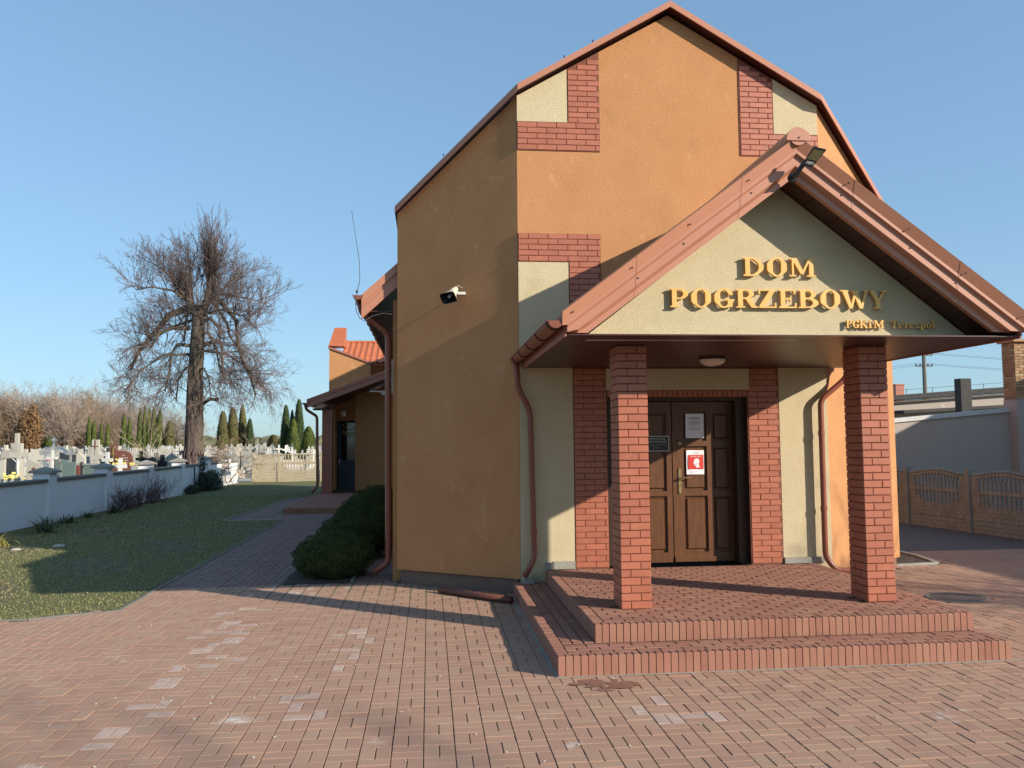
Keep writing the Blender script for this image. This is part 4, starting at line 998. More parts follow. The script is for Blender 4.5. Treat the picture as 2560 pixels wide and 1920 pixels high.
# side porch steps
AS = thing('side_steps', 'low red block step before the blue side door', 'steps')
Bx(-5.12, -3.3, 12.8, 21.6, -.01, .13).build('core', 'joint_step', AS)
it = []
for k in range(28): it.append(((-5.08+.0636*k, 12.82, .15), .058, .098, .16, M_UP))
for k in range(95): it.append(((-5.09, 12.9+.0636*k, .15), .098, .058, .16, M_UP))
for i in range(17):
    for j in range(33):
        x0 = -4.97+.1*i; y0 = 12.9+.2*j+(.1 if i % 2 else 0)
        if not (-4.9 < x0 < -4.52 and 18.9 < y0 < 19.4): it.append(((x0, y0, .149), .19, .09, .02, M_UPY))
put_bricks(it, AS, 'step_brick', 'paver_step', 60, 'step_bricks', .005)

# ------------------------------------------------------------------ CEMETERY WALL
CW = thing('cemetery_wall', 'long low white rendered wall with grey coping and capped pillars', 'wall')
PYs = [11.45-3.72*2, 11.45-3.72, 11.45, 15.2, 18.92, 22.6, 26.35, 30.05]
for k, y in enumerate(PYs):
    Bx(-10.98, -10.58, y-.2, y+.2, -.05, 1.24).build('pillar', 'wall_white', CW)
    q = MB(); x0, x1, y0, y1 = -11.06, -10.50, y-.28, y+.28
    q.add([(x0, y0, 1.242), (x1, y0, 1.242), (x1, y1, 1.242), (x0, y1, 1.242), (x0, y0, 1.29), (x1, y0, 1.29), (x1, y1, 1.29), (x0, y1, 1.29), (-10.78, y, 1.40)],
          [(0, 3, 2, 1), (0, 1, 5, 4), (1, 2, 6, 5), (2, 3, 7, 6), (3, 0, 4, 7), (4, 5, 8), (5, 6, 8), (6, 7, 8), (7, 4, 8)]); q.build('pillar_cap', 'concrete', CW)
    if k < len(PYs)-1:
        y2 = PYs[k+1]
        Bx(-10.90, -10.66, y+.2, y2-.2, -.05, 1.02).build('wall_panel', 'wall_white', CW)
        Bx(-10.96, -10.60, y+.202, y2-.202, 1.022, 1.09).build('coping', 'concrete_dark', CW, bevel=.01, seg=1)
Bx(-10.90, -10.66, 30.25, 32.0, -.05, 1.0).build('wall_panel', 'wall_white', CW); Bx(-10.96, -10.60, 30.252, 32.0, 1.002, 1.06).build('coping', 'concrete_dark', CW)

# ------------------------------------------------------------------ CONCRETE FENCES
def fence(name, label, posts, h, panel_fn, pz=None, m='concrete_fence'):
    f = thing(name, label, 'fence')
    for i, (x, y) in enumerate(posts):
        e = Bx(x-.065, x+.065, y-.065, y+.065, -.05, (pz[i] if pz else h)); e.build('post', m, f, bevel=.01, seg=1)
    for a, c in zip(posts[:-1], posts[1:]): panel_fn(f, Vector((*a, 0)), Vector((*c, 0)), h)
    return f
def obox(a, c, t0, t1, off, th, z0, z1, q):
    """box on the line a->c between distances t0..t1"""
    d = (c-a).normalized(); n = Vector((d.y, -d.x, 0)); p0 = a+d*t0+n*off; p1 = a+d*t1+n*off
    vs = [p0-n*th/2, p1-n*th/2, p1+n*th/2, p0+n*th/2]; q.add([(v.x, v.y, z0) for v in vs]+[(v.x, v.y, z1) for v in vs], [(0, 3, 2, 1), (4, 5, 6, 7), (0, 1, 5, 4), (1, 2, 6, 5), (2, 3, 7, 6), (3, 0, 4, 7)])
def panel_right(f, a, c, h):
    L = (c-a).length; s0, s1 = .07, L-.07
    for k, (z0, z1) in enumerate(((-.02, .235), (.245, .50))):   # brick relief plates
        q = MB(); obox(a, c, s0, s1, 0, .035, z0, z1, q); q.build('plate', 'concrete_fence', f)
        for row in range(3):
            n = 8; x = s0+.01+(0 if row % 2 else .1)
            while x < s1-.05:
                e = min(x+.21, s1-.01); q = MB()
                obox(a, c, x, e-.012, .0, .055, z0+.012+row*.08, z0+.08+row*.08, q); q.build('block_relief', 'concrete_fence', f, bevel=.006, seg=1); x += .215
    # open plates with balusters
    q = MB(); obox(a, c, s0, s1, 0, .05, .50, .53, q); obox(a, c, s0, s1, 0, .055, .79, .86, q)
    obox(a, c, s0, s0+.14, 0, .04, .53, 1.12, q); obox(a, c, s1-.14, s1, 0, .04, .53, 1.12, q); q.build('rail', 'concrete_fence', f)
    q = MB(); N_ = 13
    for k in range(N_):
        t = s0+.17+(L-.48)*k/(N_-1); u = abs(k-(N_-1)/2)/((N_-1)/2); lift = .25*u**3
        obox(a, c, t-.022, t+.022, 0, .04, .53, .79, q)
        obox(a, c, t-.022, t+.022, 0, .04, .86, 1.06, q)
        if lift > .04: obox(a, c, t-.05, t+.05, 0, .038, .53, .53+lift, q)
    q.build('balusters', 'concrete_fence', f)
    tag(f.children[-1], kind='stuff')
    q = MB(); kn = MB(); N_ = 18
    def zt(t): u = (t/L)*2-1; return 1.13+.09*math.cos(u*math.pi/2*1.0)**2-.0
    for k in range(N_):
        t0, t1 = s0+(s1-s0)*k/N_, s0+(s1-s0)*(k+1)/N_; z = zt((t0+t1)/2); obox(a, c, t0, t1, 0, .045, z-.05, z, q)
        obox(a, c, t0+.02, t0+.05, 0, .035, 1.05, z-.03, q)
        d = (c-a).normalized(); p = a+d*((t0+t1)/2); kn.ell((p.x, p.y, z+.033), (.034, .034, .036), 8, 5)
    q.build('top_rail', 'concrete_fence', f); tag(kn.build('knobs', 'concrete', f, smooth=True), kind='stuff')
d_ = Vector((.22, -1.82, 0)); p0 = Vector((9.66, 7.30, 0)); posts = [tuple((p0+d_*k)[:2]) for k in range(-3, 4)]
fence('precast_fence', 'weathered precast concrete fence with balusters and wavy knobbed top on the right', posts, 1.28, panel_right)
def panel_back(f, a, c, h):
    L = (c-a).length; s0, s1 = .07, L-.07
    for k in range(4): q = MB(); obox(a, c, s0, s1, 0, .04, -.02+.135*k, .105+.135*k, q); q.build('plate', 'concrete_tan', f, bevel=.008, seg=1)
    q = MB(); obox(a, c, s0, s1, 0, .06, .52, .57, q); obox(a, c, s0, s1, 0, .07, .86, .97, q); q.build('rail', 'concrete_tan', f)
    q = MB(); obox(a, c, s0, s1, 0, .06, 1.33, 1.37, q); q.build('top_rail', 'concrete_tan', f)
    N_ = 13
    for k in range(N_):
        t = s0+.10+(s1-s0-.2)*k/(N_-1)
        u = abs(k-(N_-1)/2)/((N_-1)/2)
        q = MB(); obox(a, c, t-.028, t+.028, 0, .04, .57, .86, q); obox(a, c, t-.028, t+.028, 0, .04, .97, 1.33, q)
        if u > .6: obox(a, c, t-.075, t+.075, 0, .03, .57, .57+.29*(u-.6)/.4, q)
        q.build('baluster', 'concrete_tan', f)
fence('baluster_fence', 'pale concrete baluster fence closing the lawn at the far end', [(-9.9, 32), (-8.65, 32), (-6.55, 32.0), (-4.45, 32.0)], 1.43, panel_back, m='concrete_tan')

# ------------------------------------------------------------------ NEIGHBOURING WALL AND SHEDS (right)
NW = thing('garden_wall', 'grey plastered wall with sloping pale metal coping behind the precast fence', 'wall')
q = MB(); q.prism([(9.9, 10.0, -.05), (14.6, 10.0, -.05), (14.6, 10.0, 2.62), (9.9, 10.0, 2.24)], (0, .25, 0)); q.build('wall_body', 'plaster_grey', NW)
q = MB(); q.prism([(9.88, 9.95, 2.243), (14.3, 9.95, 2.60), (14.3, 9.95, 2.71), (9.88, 9.95, 2.355)], (0, .36, 0)); q.build('coping', 'zinc', NW)
BK = thing('brick_outbuilding', 'tall outbuilding corner of rough yellow brick over grey plaster at the right edge', 'building')
Bx(14.24, 19, 9.7, 10.2, 0, 2.92).build('lower_wall', 'plaster_grey', BK)
Bx(14.26, 18.98, 9.72, 10.18, 2.92, 4.44).build('brick_core', 'old_joint', BK)
Bx(14.18, 19.06, 9.62, 10.28, 4.44, 4.50).build('coping', 'old_brick', BK)
it = []
for r in range(20):
    z = 2.96+r*.075; x = 14.24-.125*(r % 2)
    while x < 16.2:
        a, e = max(x, 14.24), x+.25; it.append((((a+e)/2, 9.704, z+rng.gauss(0, .003)), e-a-.012, .062, .02, M_FRONT)); x += .25
    for a, e in (((0, .25), (.25, .5)) if r % 2 else ((0, .12), (.12, .37), (.37, .5))): it.append(((14.244, 9.7+(a+e)/2, z+rng.gauss(0, .003)), e-a-.01, .062, .02, M_LEFT))
put_bricks(it, BK, 'brick', 'old_brick', 200, 'wall_bricks', .006)
SH = thing('low_shed', 'long low shed with a dark felt roof edge behind the grey wall', 'shed')
q = MB(); q.prism([(17.0, 22, 0), (24.5, 22, 0), (24.5, 22, 3.85), (17.0, 22, 3.38)], (0, 6, 0)); q.build('wall', 'plaster_grey', SH)
q = MB(); q.prism([(16.8, 21.75, 3.47), (24.7, 21.75, 3.98), (24.7, 21.75, 4.14), (16.8, 21.75, 3.60)], (0, 6.4, 0)); q.build('roof', 'bitumen', SH)
q = MB(); q.tube([(16.8, 21.68, 3.43), (24.7, 21.68, 3.93)], .06, 8); q.build('gutter', 'bitumen', SH)
q = MB(); q.prism([(17.0, 21.6, 3.10-.25), (24.7, 21.6, 3.45-.2), (24.7, 21.6, 3.35), (17.0, 21.6, 3.0)], (0, .38, 0)); q.build('lower_felt', 'bitumen', SH)
q = MB()
for k in range(7): x = 17.5+k*1.15; q.tube([(x, 21.9, 3.6+(x-17)*.065), (x, 21.9, 3.85+(x-17)*.065)], .012, 5)
q.tube([(17.2, 21.9, 3.83), (24.4, 21.9, 4.3)], .009, 5); q.build('roof_wire', 'wire', SH)
Bx(19.70, 20.14, 19.9, 20.3, 2.55, 4.24).build('vent_stack', 'bitumen'); tag(bpy.data.objects['vent_stack'], 'square black vent stack rising in front of the shed roof', 'chimney')
q = MB(); q.box(32.0, 32.62, 45, 45.6, 3.5, 5.66); q.box(31.95, 32.67, 44.95, 45.65, 5.66, 5.74); tag(q.build('brick_chimney', 'brick_red'), 'small red brick chimney beyond the shed roof', 'chimney')
up = thing('utility_pole', 'concrete utility pole with two cross arms and wires beyond the sheds', 'utility pole')
q = MB(); q.tube([(43.75, 60, 0), (43.79, 60, 11)], [.24, .15], 8); q.build('pole', 'concrete_dark', up)
for z in (9.35, 8.35):
    q = MB(); q.box(42.95, 44.6, 59.95, 60.05, z, z+.08); arm = q.build('cross_arm', 'black_metal', up)
    for x in (43.0, 43.4, 44.15, 44.55): q = MB(); q.tube([(x, 60, z+.08), (x, 60, z+.28)], .06, 6); q.build('insulator', 'black_metal', arm)
q = MB()
for x, z in ((43.0, 9.6), (44.55, 9.6), (43.0, 8.6), (44.55, 8.6)):
    q.tube([(x-24, 66, z-1.6), (x-12, 63, z-1.3), (x, 60, z), (x+14, 62, z-.7), (x+30, 66, z-.6)], .014, 3)
q.build('wires', 'wire', up)
# large neighbouring house just outside the frame on the right, whose shadow lies over fence and driveway
NH = thing('neighbour_house', 'plain neighbouring house standing right of the driveway, out of view', 'building')
Bx(17.6, 26, -8.2, 6.5, 0, 5.15).build('wall', 'plaster_grey', NH)
q = MB(); q.prism([(17.5, -8.4, 5.15), (26.1, -8.4, 5.15), (21.8, -8.4, 6.3)], (0, 15.1, 0)); q.build('roof', 'bitumen', NH)

# ------------------------------------------------------------------ TREES
def grow(q, p, d, L, r, lvl, rg, trop, kids, segs=5, wob=.18, rmin=.011, kl=(.35, .6), spread=(25, 60), start=.2):
    pts = [p.copy()]; rad = [r]; dirs = []
    dd = d.normalized(); cur = p.copy()
    for i in range(segs):
        dd = (dd+Vector((rg.gauss(0, wob), rg.gauss(0, wob), rg.gauss(0, wob)))+Vector((0, 0, trop))*(1/segs*2)).normalized()
        cur = cur+dd*(L/segs); pts.append(cur.copy()); rad.append(max(rmin*.7, r*(1-(i+1)/(segs)*.8))); dirs.append(dd.copy())
    q.tube(pts, rad, 5 if r > .06 else 3, caps=False)
    if lvl <= 0: return
    n = kids[0]
    for k in range(n):
        t = start+(1-start)*(k+rg.random())/n; i = min(segs-1, int(t*segs)); base = pts[i].lerp(pts[i+1], t*segs-i)
        ax_ = dirs[i].orthogonal().normalized(); ax_.rotate(Matrix.Rotation(rg.uniform(0, 6.283), 3, dirs[i]))
        nd_ = dirs[i].copy(); nd_.rotate(Matrix.Rotation(R(rg.uniform(*spread)), 3, ax_))
        grow(q, base, nd_, L*rg.uniform(*kl)*(1-.3*t), max(rmin, rad[i]*.55), lvl-1, rg, trop, kids[1:], max(2, segs-1), wob, rmin, kl, spread, start)

# big pollarded lime behind the white wall
BT = thing('bare_tree', 'big bare pollarded tree with thick ivy-veined trunk behind the white wall', 'tree')
TX, TY = -12.25, 30.0
rg = random.Random(11)
q = MB(); zs = [0, .5, 1.2, 2.2, 3.5, 5, 6.3, 7.4, 8.2, 8.55]; rs = [.56, .47, .42, .39, .37, .35, .33, .32, .31, .23]
q.tube([(TX+.05*math.sin(z)-.02+.012*z, TY+.04*math.cos(z*1.3), z) for z in zs], rs, 18)
q.tube([(TX+.12, TY, 7.9), (TX+.42, TY, 8.6), (TX+.66, TY, 9.25), (TX+.72, TY, 9.7)], [.24, .20, .17, .08], 10)
q.tube([(TX-.1, TY, 8.2), (TX-.3, TY-.05, 8.75), (TX-.42, TY, 9.0)], [.24, .2, .1], 10)
q.tube([(TX+.35, TY-.1, 3.8), (TX+.75, TY-.2, 4.05), (TX+1.15, TY-.2, 4.0)], [.10, .09, .07], 7)
trunk = q.build('trunk', 'bark', BT, smooth=True)
q = MB()
for k in range(16):   # ivy stems round the trunk
    a = rg.uniform(-2.6, -.3); z = 0; pts = []
    while z < rg.uniform(3.5, 7.5):
        rr = .50 if z < 1.5 else .44-.012*z; pts.append((TX+math.cos(a)*rr+.01*z, TY+math.sin(a)*rr, z)); z += .35; a += rg.gauss(0, .22)
    if len(pts) > 2: q.tube(pts, rg.uniform(.018, .04), 5)
q.build('ivy_stem', 'twig', trunk)
limbs = [([(-.3, 8.5), (-1.7, 8.1), (-2.08, 7.65), (-2.85, 6.94), (-3.5, 6.3), (-3.87, 5.48)], .17, .3), ([(.5, 9.0), (1.23, 8.85), (1.96, 8.19), (2.34, 7.75), (2.4, 6.79), (2.7, 5.87), (3.16, 5.1), (3.5, 4.2)], .13, -.2),
         ([(.6, 8.9), (.9, 8.7), (1.48, 7.8), (1.62, 7.2), (2.1, 6.6)], .11, .8), ([(.2, 7.65), (.99, 7.85), (1.48, 7.37), (1.7, 6.5)], .11, -.8),
         ([(.2, 6.5), (.75, 6.74), (1.52, 6.74), (1.6, 5.8), (1.7, 4.9)], .12, -.3), ([(-.3, 7.45), (-1.13, 7.41), (-1.7, 7.1), (-2.1, 6.4)], .12, -.6),
         ([(-.3, 6.6), (-.93, 6.65), (-1.2, 6.2), (-1.3, 5.25), (-1.5, 4.4)], .10, -.4), ([(.6, 9.2), (1.6, 9.15), (2.8, 9.0), (3.7, 8.8)], .06, .3),
         ([(-.3, 8.7), (-1.2, 9.2), (-2.2, 9.3), (-2.9, 9.1)], .07, -.5), ([(0, 8.2), (-.6, 8.5), (-.9, 8.0), (-1.0, 7.0)], .10, 1.6), ([(0, 8.2), (.6, 8.5), (.9, 8.0), (1.1, 7.0)], .10, -1.7), ([(0, 7.2), (.5, 7.3), (.8, 6.6), (1.0, 5.4)], .09, 1.9),
         ([(.3, 8.4), (.9, 9.0), (1.7, 9.8), (2.2, 10.5)], .06, .5), ([(-.3, 8.6), (-1.0, 9.5), (-1.7, 10.2)], .06, -.6), ([(.5, 9.0), (.9, 10.0), (1.3, 11.0)], .05, -.4), ([(-.2, 8.7), (-.4, 10.0), (-.6, 11.2)], .05, .5),
         ([(.3, 6.4), (1.5, 6.3), (2.6, 5.7), (3.4, 4.7)], .07, .5), ([(-.3, 6.2), (-1.6, 6.1), (-2.6, 5.4), (-3.3, 4.4)], .07, -.5), ([(0, 8.0), (1.5, 8.3), (2.9, 7.9), (3.8, 7.2)], .06, -.5), ([(0, 7.9), (-1.6, 7.6), (-2.9, 7.0), (-3.9, 6.8)], .06, .6),
         ([(0, 5.4), (.6, 5.5), (.9, 5.0), (1.1, 4.0)], .06, -.9), ([(0, 5.6), (-.7, 5.6), (-1.2, 5.0), (-1.3, 4.0)], .06, .9)]
q = MB(); tw_ = MB()
for lm, r0, yf in limbs:
    P = [Vector((TX+x*.84, TY+yf*abs(x)*.7+rg.gauss(0, .05), z)) for x, z in lm]; n = len(P)
    q.tube(P, [r0*(1-.65*i/(n-1)) for i in range(n)], 8)
    for i in range(1, n):
        seg = P[i]-P[i-1]; k = max(3, int(seg.length*6))+(4 if i == n-1 else 0)
        for _ in range(k):
            b0_ = P[i-1].lerp(P[i], rg.random()**.8)
            out = Vector((b0_.x-TX, b0_.y-TY, 0)); out = out.normalized() if out.length > .01 else Vector((1, 0, 0))
            hi = min(1, max(0, (b0_.z-6.3)/2.2))   # high limbs throw upright shoots, low ones hang
            side = Vector((rg.gauss(0, .6), rg.gauss(0, .6), 0))
            dd = out*.6+side+Vector((0, 0, rg.uniform(.2, 1.8) if rg.random() < hi else rg.uniform(-1.0, .5)))
            tr = rg.uniform(-.02, .30) if dd.z > .25 else rg.uniform(-.3, .05)
            grow(tw_, b0_, dd, rg.uniform(.9, 1.9), rg.uniform(.018, .03), 3, rg, tr, (5, 4, 3), 5, .085, .0058, (.4, .72), (18, 50), .12)
for k in range(70):
    b0_ = Vector((TX+rg.gauss(.66, .12), TY+rg.gauss(0, .12), rg.uniform(9.0, 9.7)))
    grow(tw_, b0_, Vector((rg.gauss(.0, .2), rg.gauss(0, .2), 1)), rg.uniform(1.2, 3.3), .026, 2, rg, .25, (7, 3), 6, .07, .0085, (.25, .42), (14, 38), .2)
for k in range(34):
    b0_ = Vector((TX+rg.gauss(-.45, .15), TY+rg.gauss(0, .15), rg.uniform(8.8, 9.0)))
    grow(tw_, b0_, Vector((rg.gauss(-.35, .35), rg.gauss(0, .35), 1)), rg.uniform(1.3, 2.6), .028, 2, rg, .2, (6, 4), 5, .1, .0085, (.3, .45), (14, 42), .2)
q.build('limbs', 'bark', BT, smooth=True); tag(tw_.build('twigs', 'twig', BT), kind='stuff')
# suckers at the trunk foot
sk = thing('bare_shrub', 'leafless brown shrub at the foot of the big tree', 'shrub'); q = MB()
for k in range(26):
    grow(q, Vector((TX+.9+rg.uniform(-.8, 1.3), TY-.8+rg.uniform(-.6, .3), .1)), Vector((rg.gauss(.3, .4), rg.gauss(0, .3), 1)), rg.uniform(1.2, 2.6), .02, 2, rg, -.3, (5, 3), 5, .15, .009, (.3, .6), (20, 60))
q.build('twigs', 'twig_brown', sk)
sk = thing('bare_shrub', 'thin leaning sapling left of the big trunk', 'shrub'); q = MB()
for k in range(6):
    grow(q, Vector((TX-1.5+rg.uniform(-.5, .5), TY-.9, .1)), Vector((rg.gauss(-.35, .25), 0, 1)), rg.uniform(2.2, 3.2), .035, 2, rg, .0, (5, 3), 6, .12, .009, (.25, .5), (20, 50))
q.build('twigs', 'bark_pale', sk)

# leafy crowns from many small faces
def leaf_blob(q, c, r, n, s, rg, flat=1.0, tri=True, shell=.35, clump=5, amp=.12):
    ph = [rg.uniform(0, 6.28) for _ in range(6)]
    for _ in range(n):
        th = rg.uniform(0, 6.283); cz = rg.uniform(-1, 1); sz = math.sqrt(1-cz*cz); v = Vector((math.cos(th)*sz, math.sin(th)*sz, cz))
        k = (1-shell*rg.random()**2)*(1+amp*math.sin(clump*v.x+ph[0])*math.sin(clump*v.y+ph[1])+amp*math.sin(clump*1.7*v.z+ph[2])*math.sin(clump*v.x*1.3+ph[3]))
        p = Vector((c[0]+v.x*r[0]*k, c[1]+v.y*r[1]*k, c[2]+v.z*r[2]*k))
        if p.z < .02: continue
        nrm = (v+Vector((rg.gauss(0, .6), rg.gauss(0, .6), rg.gauss(0, .6)))).normalized(); a = nrm.orthogonal().normalized(); a.rotate(Matrix.Rotation(rg.uniform(0, 6.28), 3, nrm)); b_ = nrm.cross(a); ss = s*rg.uniform(.6, 1.4)
        q.add([tuple(p-a*ss*.5), tuple(p+a*ss*.5), tuple(p+b_*ss*1.3+nrm*ss*.3)], [(0, 1, 2)], rg.random()+.001)
rg = random.Random(5)
bmesh_ = []
for k in range(2):
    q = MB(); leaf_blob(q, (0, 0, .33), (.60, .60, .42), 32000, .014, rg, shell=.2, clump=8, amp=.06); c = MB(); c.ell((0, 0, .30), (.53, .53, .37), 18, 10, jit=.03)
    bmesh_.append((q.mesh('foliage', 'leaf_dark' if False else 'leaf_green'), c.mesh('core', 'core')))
bl = ['rounded dark green bush nearest the forecourt, first of the row beside the building', 'rounded green bush second in the row along the side path', 'rounded green bush third in the row along the side path', 'rounded green bush fourth in the row, before the low side step', 'dark bush fifth in the row near the side wing', 'dark bush at the far end of the row by the side wing wall', 'dark bush close behind the downpipe and left wall']
for k, (x, y, sx, sz) in enumerate(((-2.54, 1.93, .98, .88), (-2.45, 3.85, 1.02, .98), (-2.5, 5.9, .98, 1.0), (-2.55, 7.9, 1.0, 1.05), (-2.55, 9.9, 1.0, 1.1), (-2.5, 11.7, .9, 1.1), (-1.98, 4.9, .5, 1.05))):
    t = thing('bush', bl[k], 'bush', 'rounded bushes in the bed beside the building', (x, y, 0)); t.scale = (sx, sx, sz*.98); t.rotation_euler = (0, 0, k*1.3)
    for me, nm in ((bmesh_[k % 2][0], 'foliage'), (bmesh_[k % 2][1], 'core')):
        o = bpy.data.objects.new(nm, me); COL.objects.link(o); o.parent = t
t = thing('bush', 'small dark evergreen bush at the right rear corner beside the driveway', 'bush', None, (6.15, 3.3, 0)); t.scale = (.75, .75, 1.15)
o = bpy.data.objects.new('foliage', bmesh_[0][0]); COL.objects.link(o); o.parent = t
t = thing('bush', 'tiny dark bush before the larger one beside the driveway bed', 'bush', None, (6.0, 2.2, 0)); t.scale = (.4, .4, .5)
o = bpy.data.objects.new('foliage', bmesh_[1][0]); COL.objects.link(o); o.parent = t

# thujas in the cemetery
tm_ = []
for k in range(3):
    q = MB(); rg = random.Random(20+k)
    for _ in range(3600):
        h = rg.random(); rr = .5*(math.sin(math.pi*min(1, (h*.93+.07))**.55)**.7 if h < .98 else .1)
        rr = .5*min(1, (1-h)**.45*1.15)*min(1, .55+h*2.5); a = rg.uniform(0, 6.283); k_ = 1-.3*rg.random()**2+.08*math.sin(a*3+h*11)
        p = Vector((math.cos(a)*rr*k_, math.sin(a)*rr*k_, h)); sz = rg.uniform(.035, .07)
        d = Vector((math.cos(a)*.35+rg.gauss(0, .2), math.sin(a)*.35+rg.gauss(0, .2), .9)).normalized(); w_ = d.cross(Vector((math.cos(a), math.sin(a), 0))).normalized()
        q.add([(p.x-w_.x*sz, p.y-w_.y*sz, p.z-w_.z*sz*.2), (p.x+w_.x*sz, p.y+w_.y*sz, p.z+w_.z*sz*.2), (p.x+d.x*sz*1.4, p.y+d.y*sz*1.4, p.z+d.z*sz*.45)], [(0, 1, 2)], rg.random()+.001)
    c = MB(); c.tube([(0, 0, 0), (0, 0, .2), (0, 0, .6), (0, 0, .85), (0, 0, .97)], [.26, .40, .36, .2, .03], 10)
    tm_.append((q, c))
tmesh = {}
def thuja(x, y, w_, h, m, label, var, name='thuja', grp=None):
    k = (var, m)
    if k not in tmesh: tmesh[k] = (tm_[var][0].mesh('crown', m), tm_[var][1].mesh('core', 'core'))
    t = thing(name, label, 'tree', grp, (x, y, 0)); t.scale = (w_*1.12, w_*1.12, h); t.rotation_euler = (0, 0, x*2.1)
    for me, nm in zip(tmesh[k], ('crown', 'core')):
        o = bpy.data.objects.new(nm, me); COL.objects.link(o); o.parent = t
TL = [(-38.6, .7, 4.9, 'leftmost columnar thuja of the first pair, left of the tall white cross slab'), (-38.1, .6, 4.5, 'slim thuja leaning against the leftmost columnar one'), (-37.3, .55, 4.2, 'short pointed thuja, first of two small ones right of the leftmost pair'), (-36.6, .62, 4.2, 'short pointed thuja, second of two small ones right of the leftmost pair'),
      (-34.9, .8, 5.2, 'tall pointed thuja, left one of the middle pair'), (-34.3, .6, 4.9, 'narrow thuja, right one of the middle pair'), (-33.9, .7, 2.6, 'low olive shrub-like thuja between the middle pair and the group of five'),
      (-33.2, .65, 5.9, 'first of the five tall thujas crowded left of the big trunk'), (-32.7, .6, 6.1, 'second and tallest of the five thujas left of the big trunk'), (-32.2, .6, 5.9, 'third of the five tall thujas left of the big trunk'), (-31.7, .85, 5.7, 'fourth of the five thujas left of the big trunk, broad'), (-31.1, .95, 5.6, 'last of the five thujas left of the big trunk, rounded top')]
for k, (x, w_, h, lb) in enumerate(TL): thuja(x, 85, w_, h, 'leaf_thuja', lb, k % 3, grp='columnar thujas in the cemetery')
thuja(-30.0, 85, 1.3, 4.4, 'leaf_olive', 'olive brown conifer just left of the big trunk', 1, 'conifer')
for k, (x, y, w_, h, m, lb) in enumerate([(-20.6, 70, 1.2, 4.9, 'leaf_olive', 'bronze-green conifer nearest the big trunk on its right'), (-19.8, 70.5, 1.3, 5.3, 'leaf_olive', 'bronze-green conifer with twin tops right of the big trunk'), (-19.0, 71, 1.0, 5.5, 'leaf_olive', 'tallest bronze-green conifer right of the big trunk'), (-18.1, 70, .9, 4.2, 'leaf_thuja_dark', 'dark grey-green conifer right of the bronze ones'),
      (-13.4, 62, .95, 5.1, 'leaf_thuja_dark', 'dark columnar thuja standing apart at the left of the far trio'), (-12.95, 62.5, .6, 4.7, 'leaf_thuja_dark', 'middle thuja peeping between the far trio'), (-12.3, 62, 1.0, 5.6, 'leaf_thuja_dark', 'tallest thuja of the far trio near the side wing'), (-12.6, 61, 1.15, 3.9, 'leaf_thuja', 'brighter broad thuja in front of the far trio'),
      (-10.9, 58, 1.3, 3.2, 'leaf_thuja', 'round-topped green conifer beside the side wing pillar'), (-17.0, 76, 1.6, 2.7, 'leaf_olive', 'low brownish conifer far off between the two groups'), (-15.6, 72, .7, 2.4, 'leaf_thuja', 'small green conifer pair far off, left one'), (-15.2, 72, .45, 2.5, 'leaf_thuja', 'small green conifer pair far off, right one'),
      (-34.9, 57, 1.5, 3.4, 'leaf_thuja_dark', 'dark green conifer before the rusty trees at the left edge'), (-30.2, 56, 1.3, 2.4, 'leaf_thuja', 'small green conifer right of the rusty trees')]):
    thuja(x, y, w_, h, m, lb, k % 3, 'conifer')
for x, y, w_, h, lb in ((-32.3, 58, 1.35, 5.0, 'big rusty brown larch at the left'), (-34.0, 60, 1.3, 4.5, 'broad rusty brown conifer beside the larch at the far left')):
    t = thing('larch', lb, 'tree', None, (x, y, 0)); q = MB()
    for k in range(5): leaf_blob(q, (rg.gauss(0, .25), rg.gauss(0, .2), h*(.22+.15*k)), (w_*(1-.17*k), w_*(1-.17*k), h*.22), 1500, .10, rg, shell=.9, amp=.2)
    q.build('crown', 'leaf_rust', t); q = MB(); q.tube([(0, 0, 0), (0, 0, h*.9)], [.14, .03], 6); q.build('trunk', 'bark', t)
thuja(-9.6, 41, 1.1, 1.35, 'leaf_thuja', 'low golden-green shrub just beyond the baluster fence', 1, 'shrub')

# bare wood on the left
def tree_mesh(seed, h, kids, spread, wob, trop, rmin, r0=.16):
    rg = random.Random(seed); q = MB(); t = MB(); n = rg.choice((1, 2, 2, 3))
    for s in range(n):
        lean = Vector((rg.gauss(0, .22), rg.gauss(0, .22), 1)); th = h*rg.uniform(.35, .5); p0 = Vector((rg.gauss(0, .3), rg.gauss(0, .3), 0)); p1 = p0+lean.normalized()*th
        t.tube([p0, p0.lerp(p1, .5)+Vector((rg.gauss(0, .1), 0, 0)), p1], [r0, r0*.75, r0*.55], 6)
        for k in range(kids[0]):
            a = rg.random(); grow(q, p0.lerp(p1, .35+.65*a), lean+Vector((rg.gauss(0, .55), rg.gauss(0, .55), .2)), h*rg.uniform(.3, .6), r0*.4, 2, rg, trop, kids[1:], 5, wob, rmin, (.3, .6), spread, .15)
    return q, t
wm = []
for k in range(5):
    q, t = tree_mesh(60+k, 10, (10, 9, 6), (25, 70), .14, .12, .016)
    wm.append((q.mesh('crown', ('twig_pale', 'twig_brown', 'twig_pale', 'twig_brown', 'twig_pale')[k]), t.mesh('trunk', 'bark_pale')))
rg = random.Random(99)
def wtree(x, y, s, k, label, grp, name='bare_tree'):
    t = thing(name, label, 'tree', grp, (x, y, 0)); t.scale = (s, s, s*rg.uniform(.95, 1.05)); t.rotation_euler = (0, 0, rg.uniform(0, 6.28))
    for me, nm in zip(wm[k % 5], ('crown', 'trunk')):
        o = bpy.data.objects.new(nm, me); COL.objects.link(o); o.parent = t
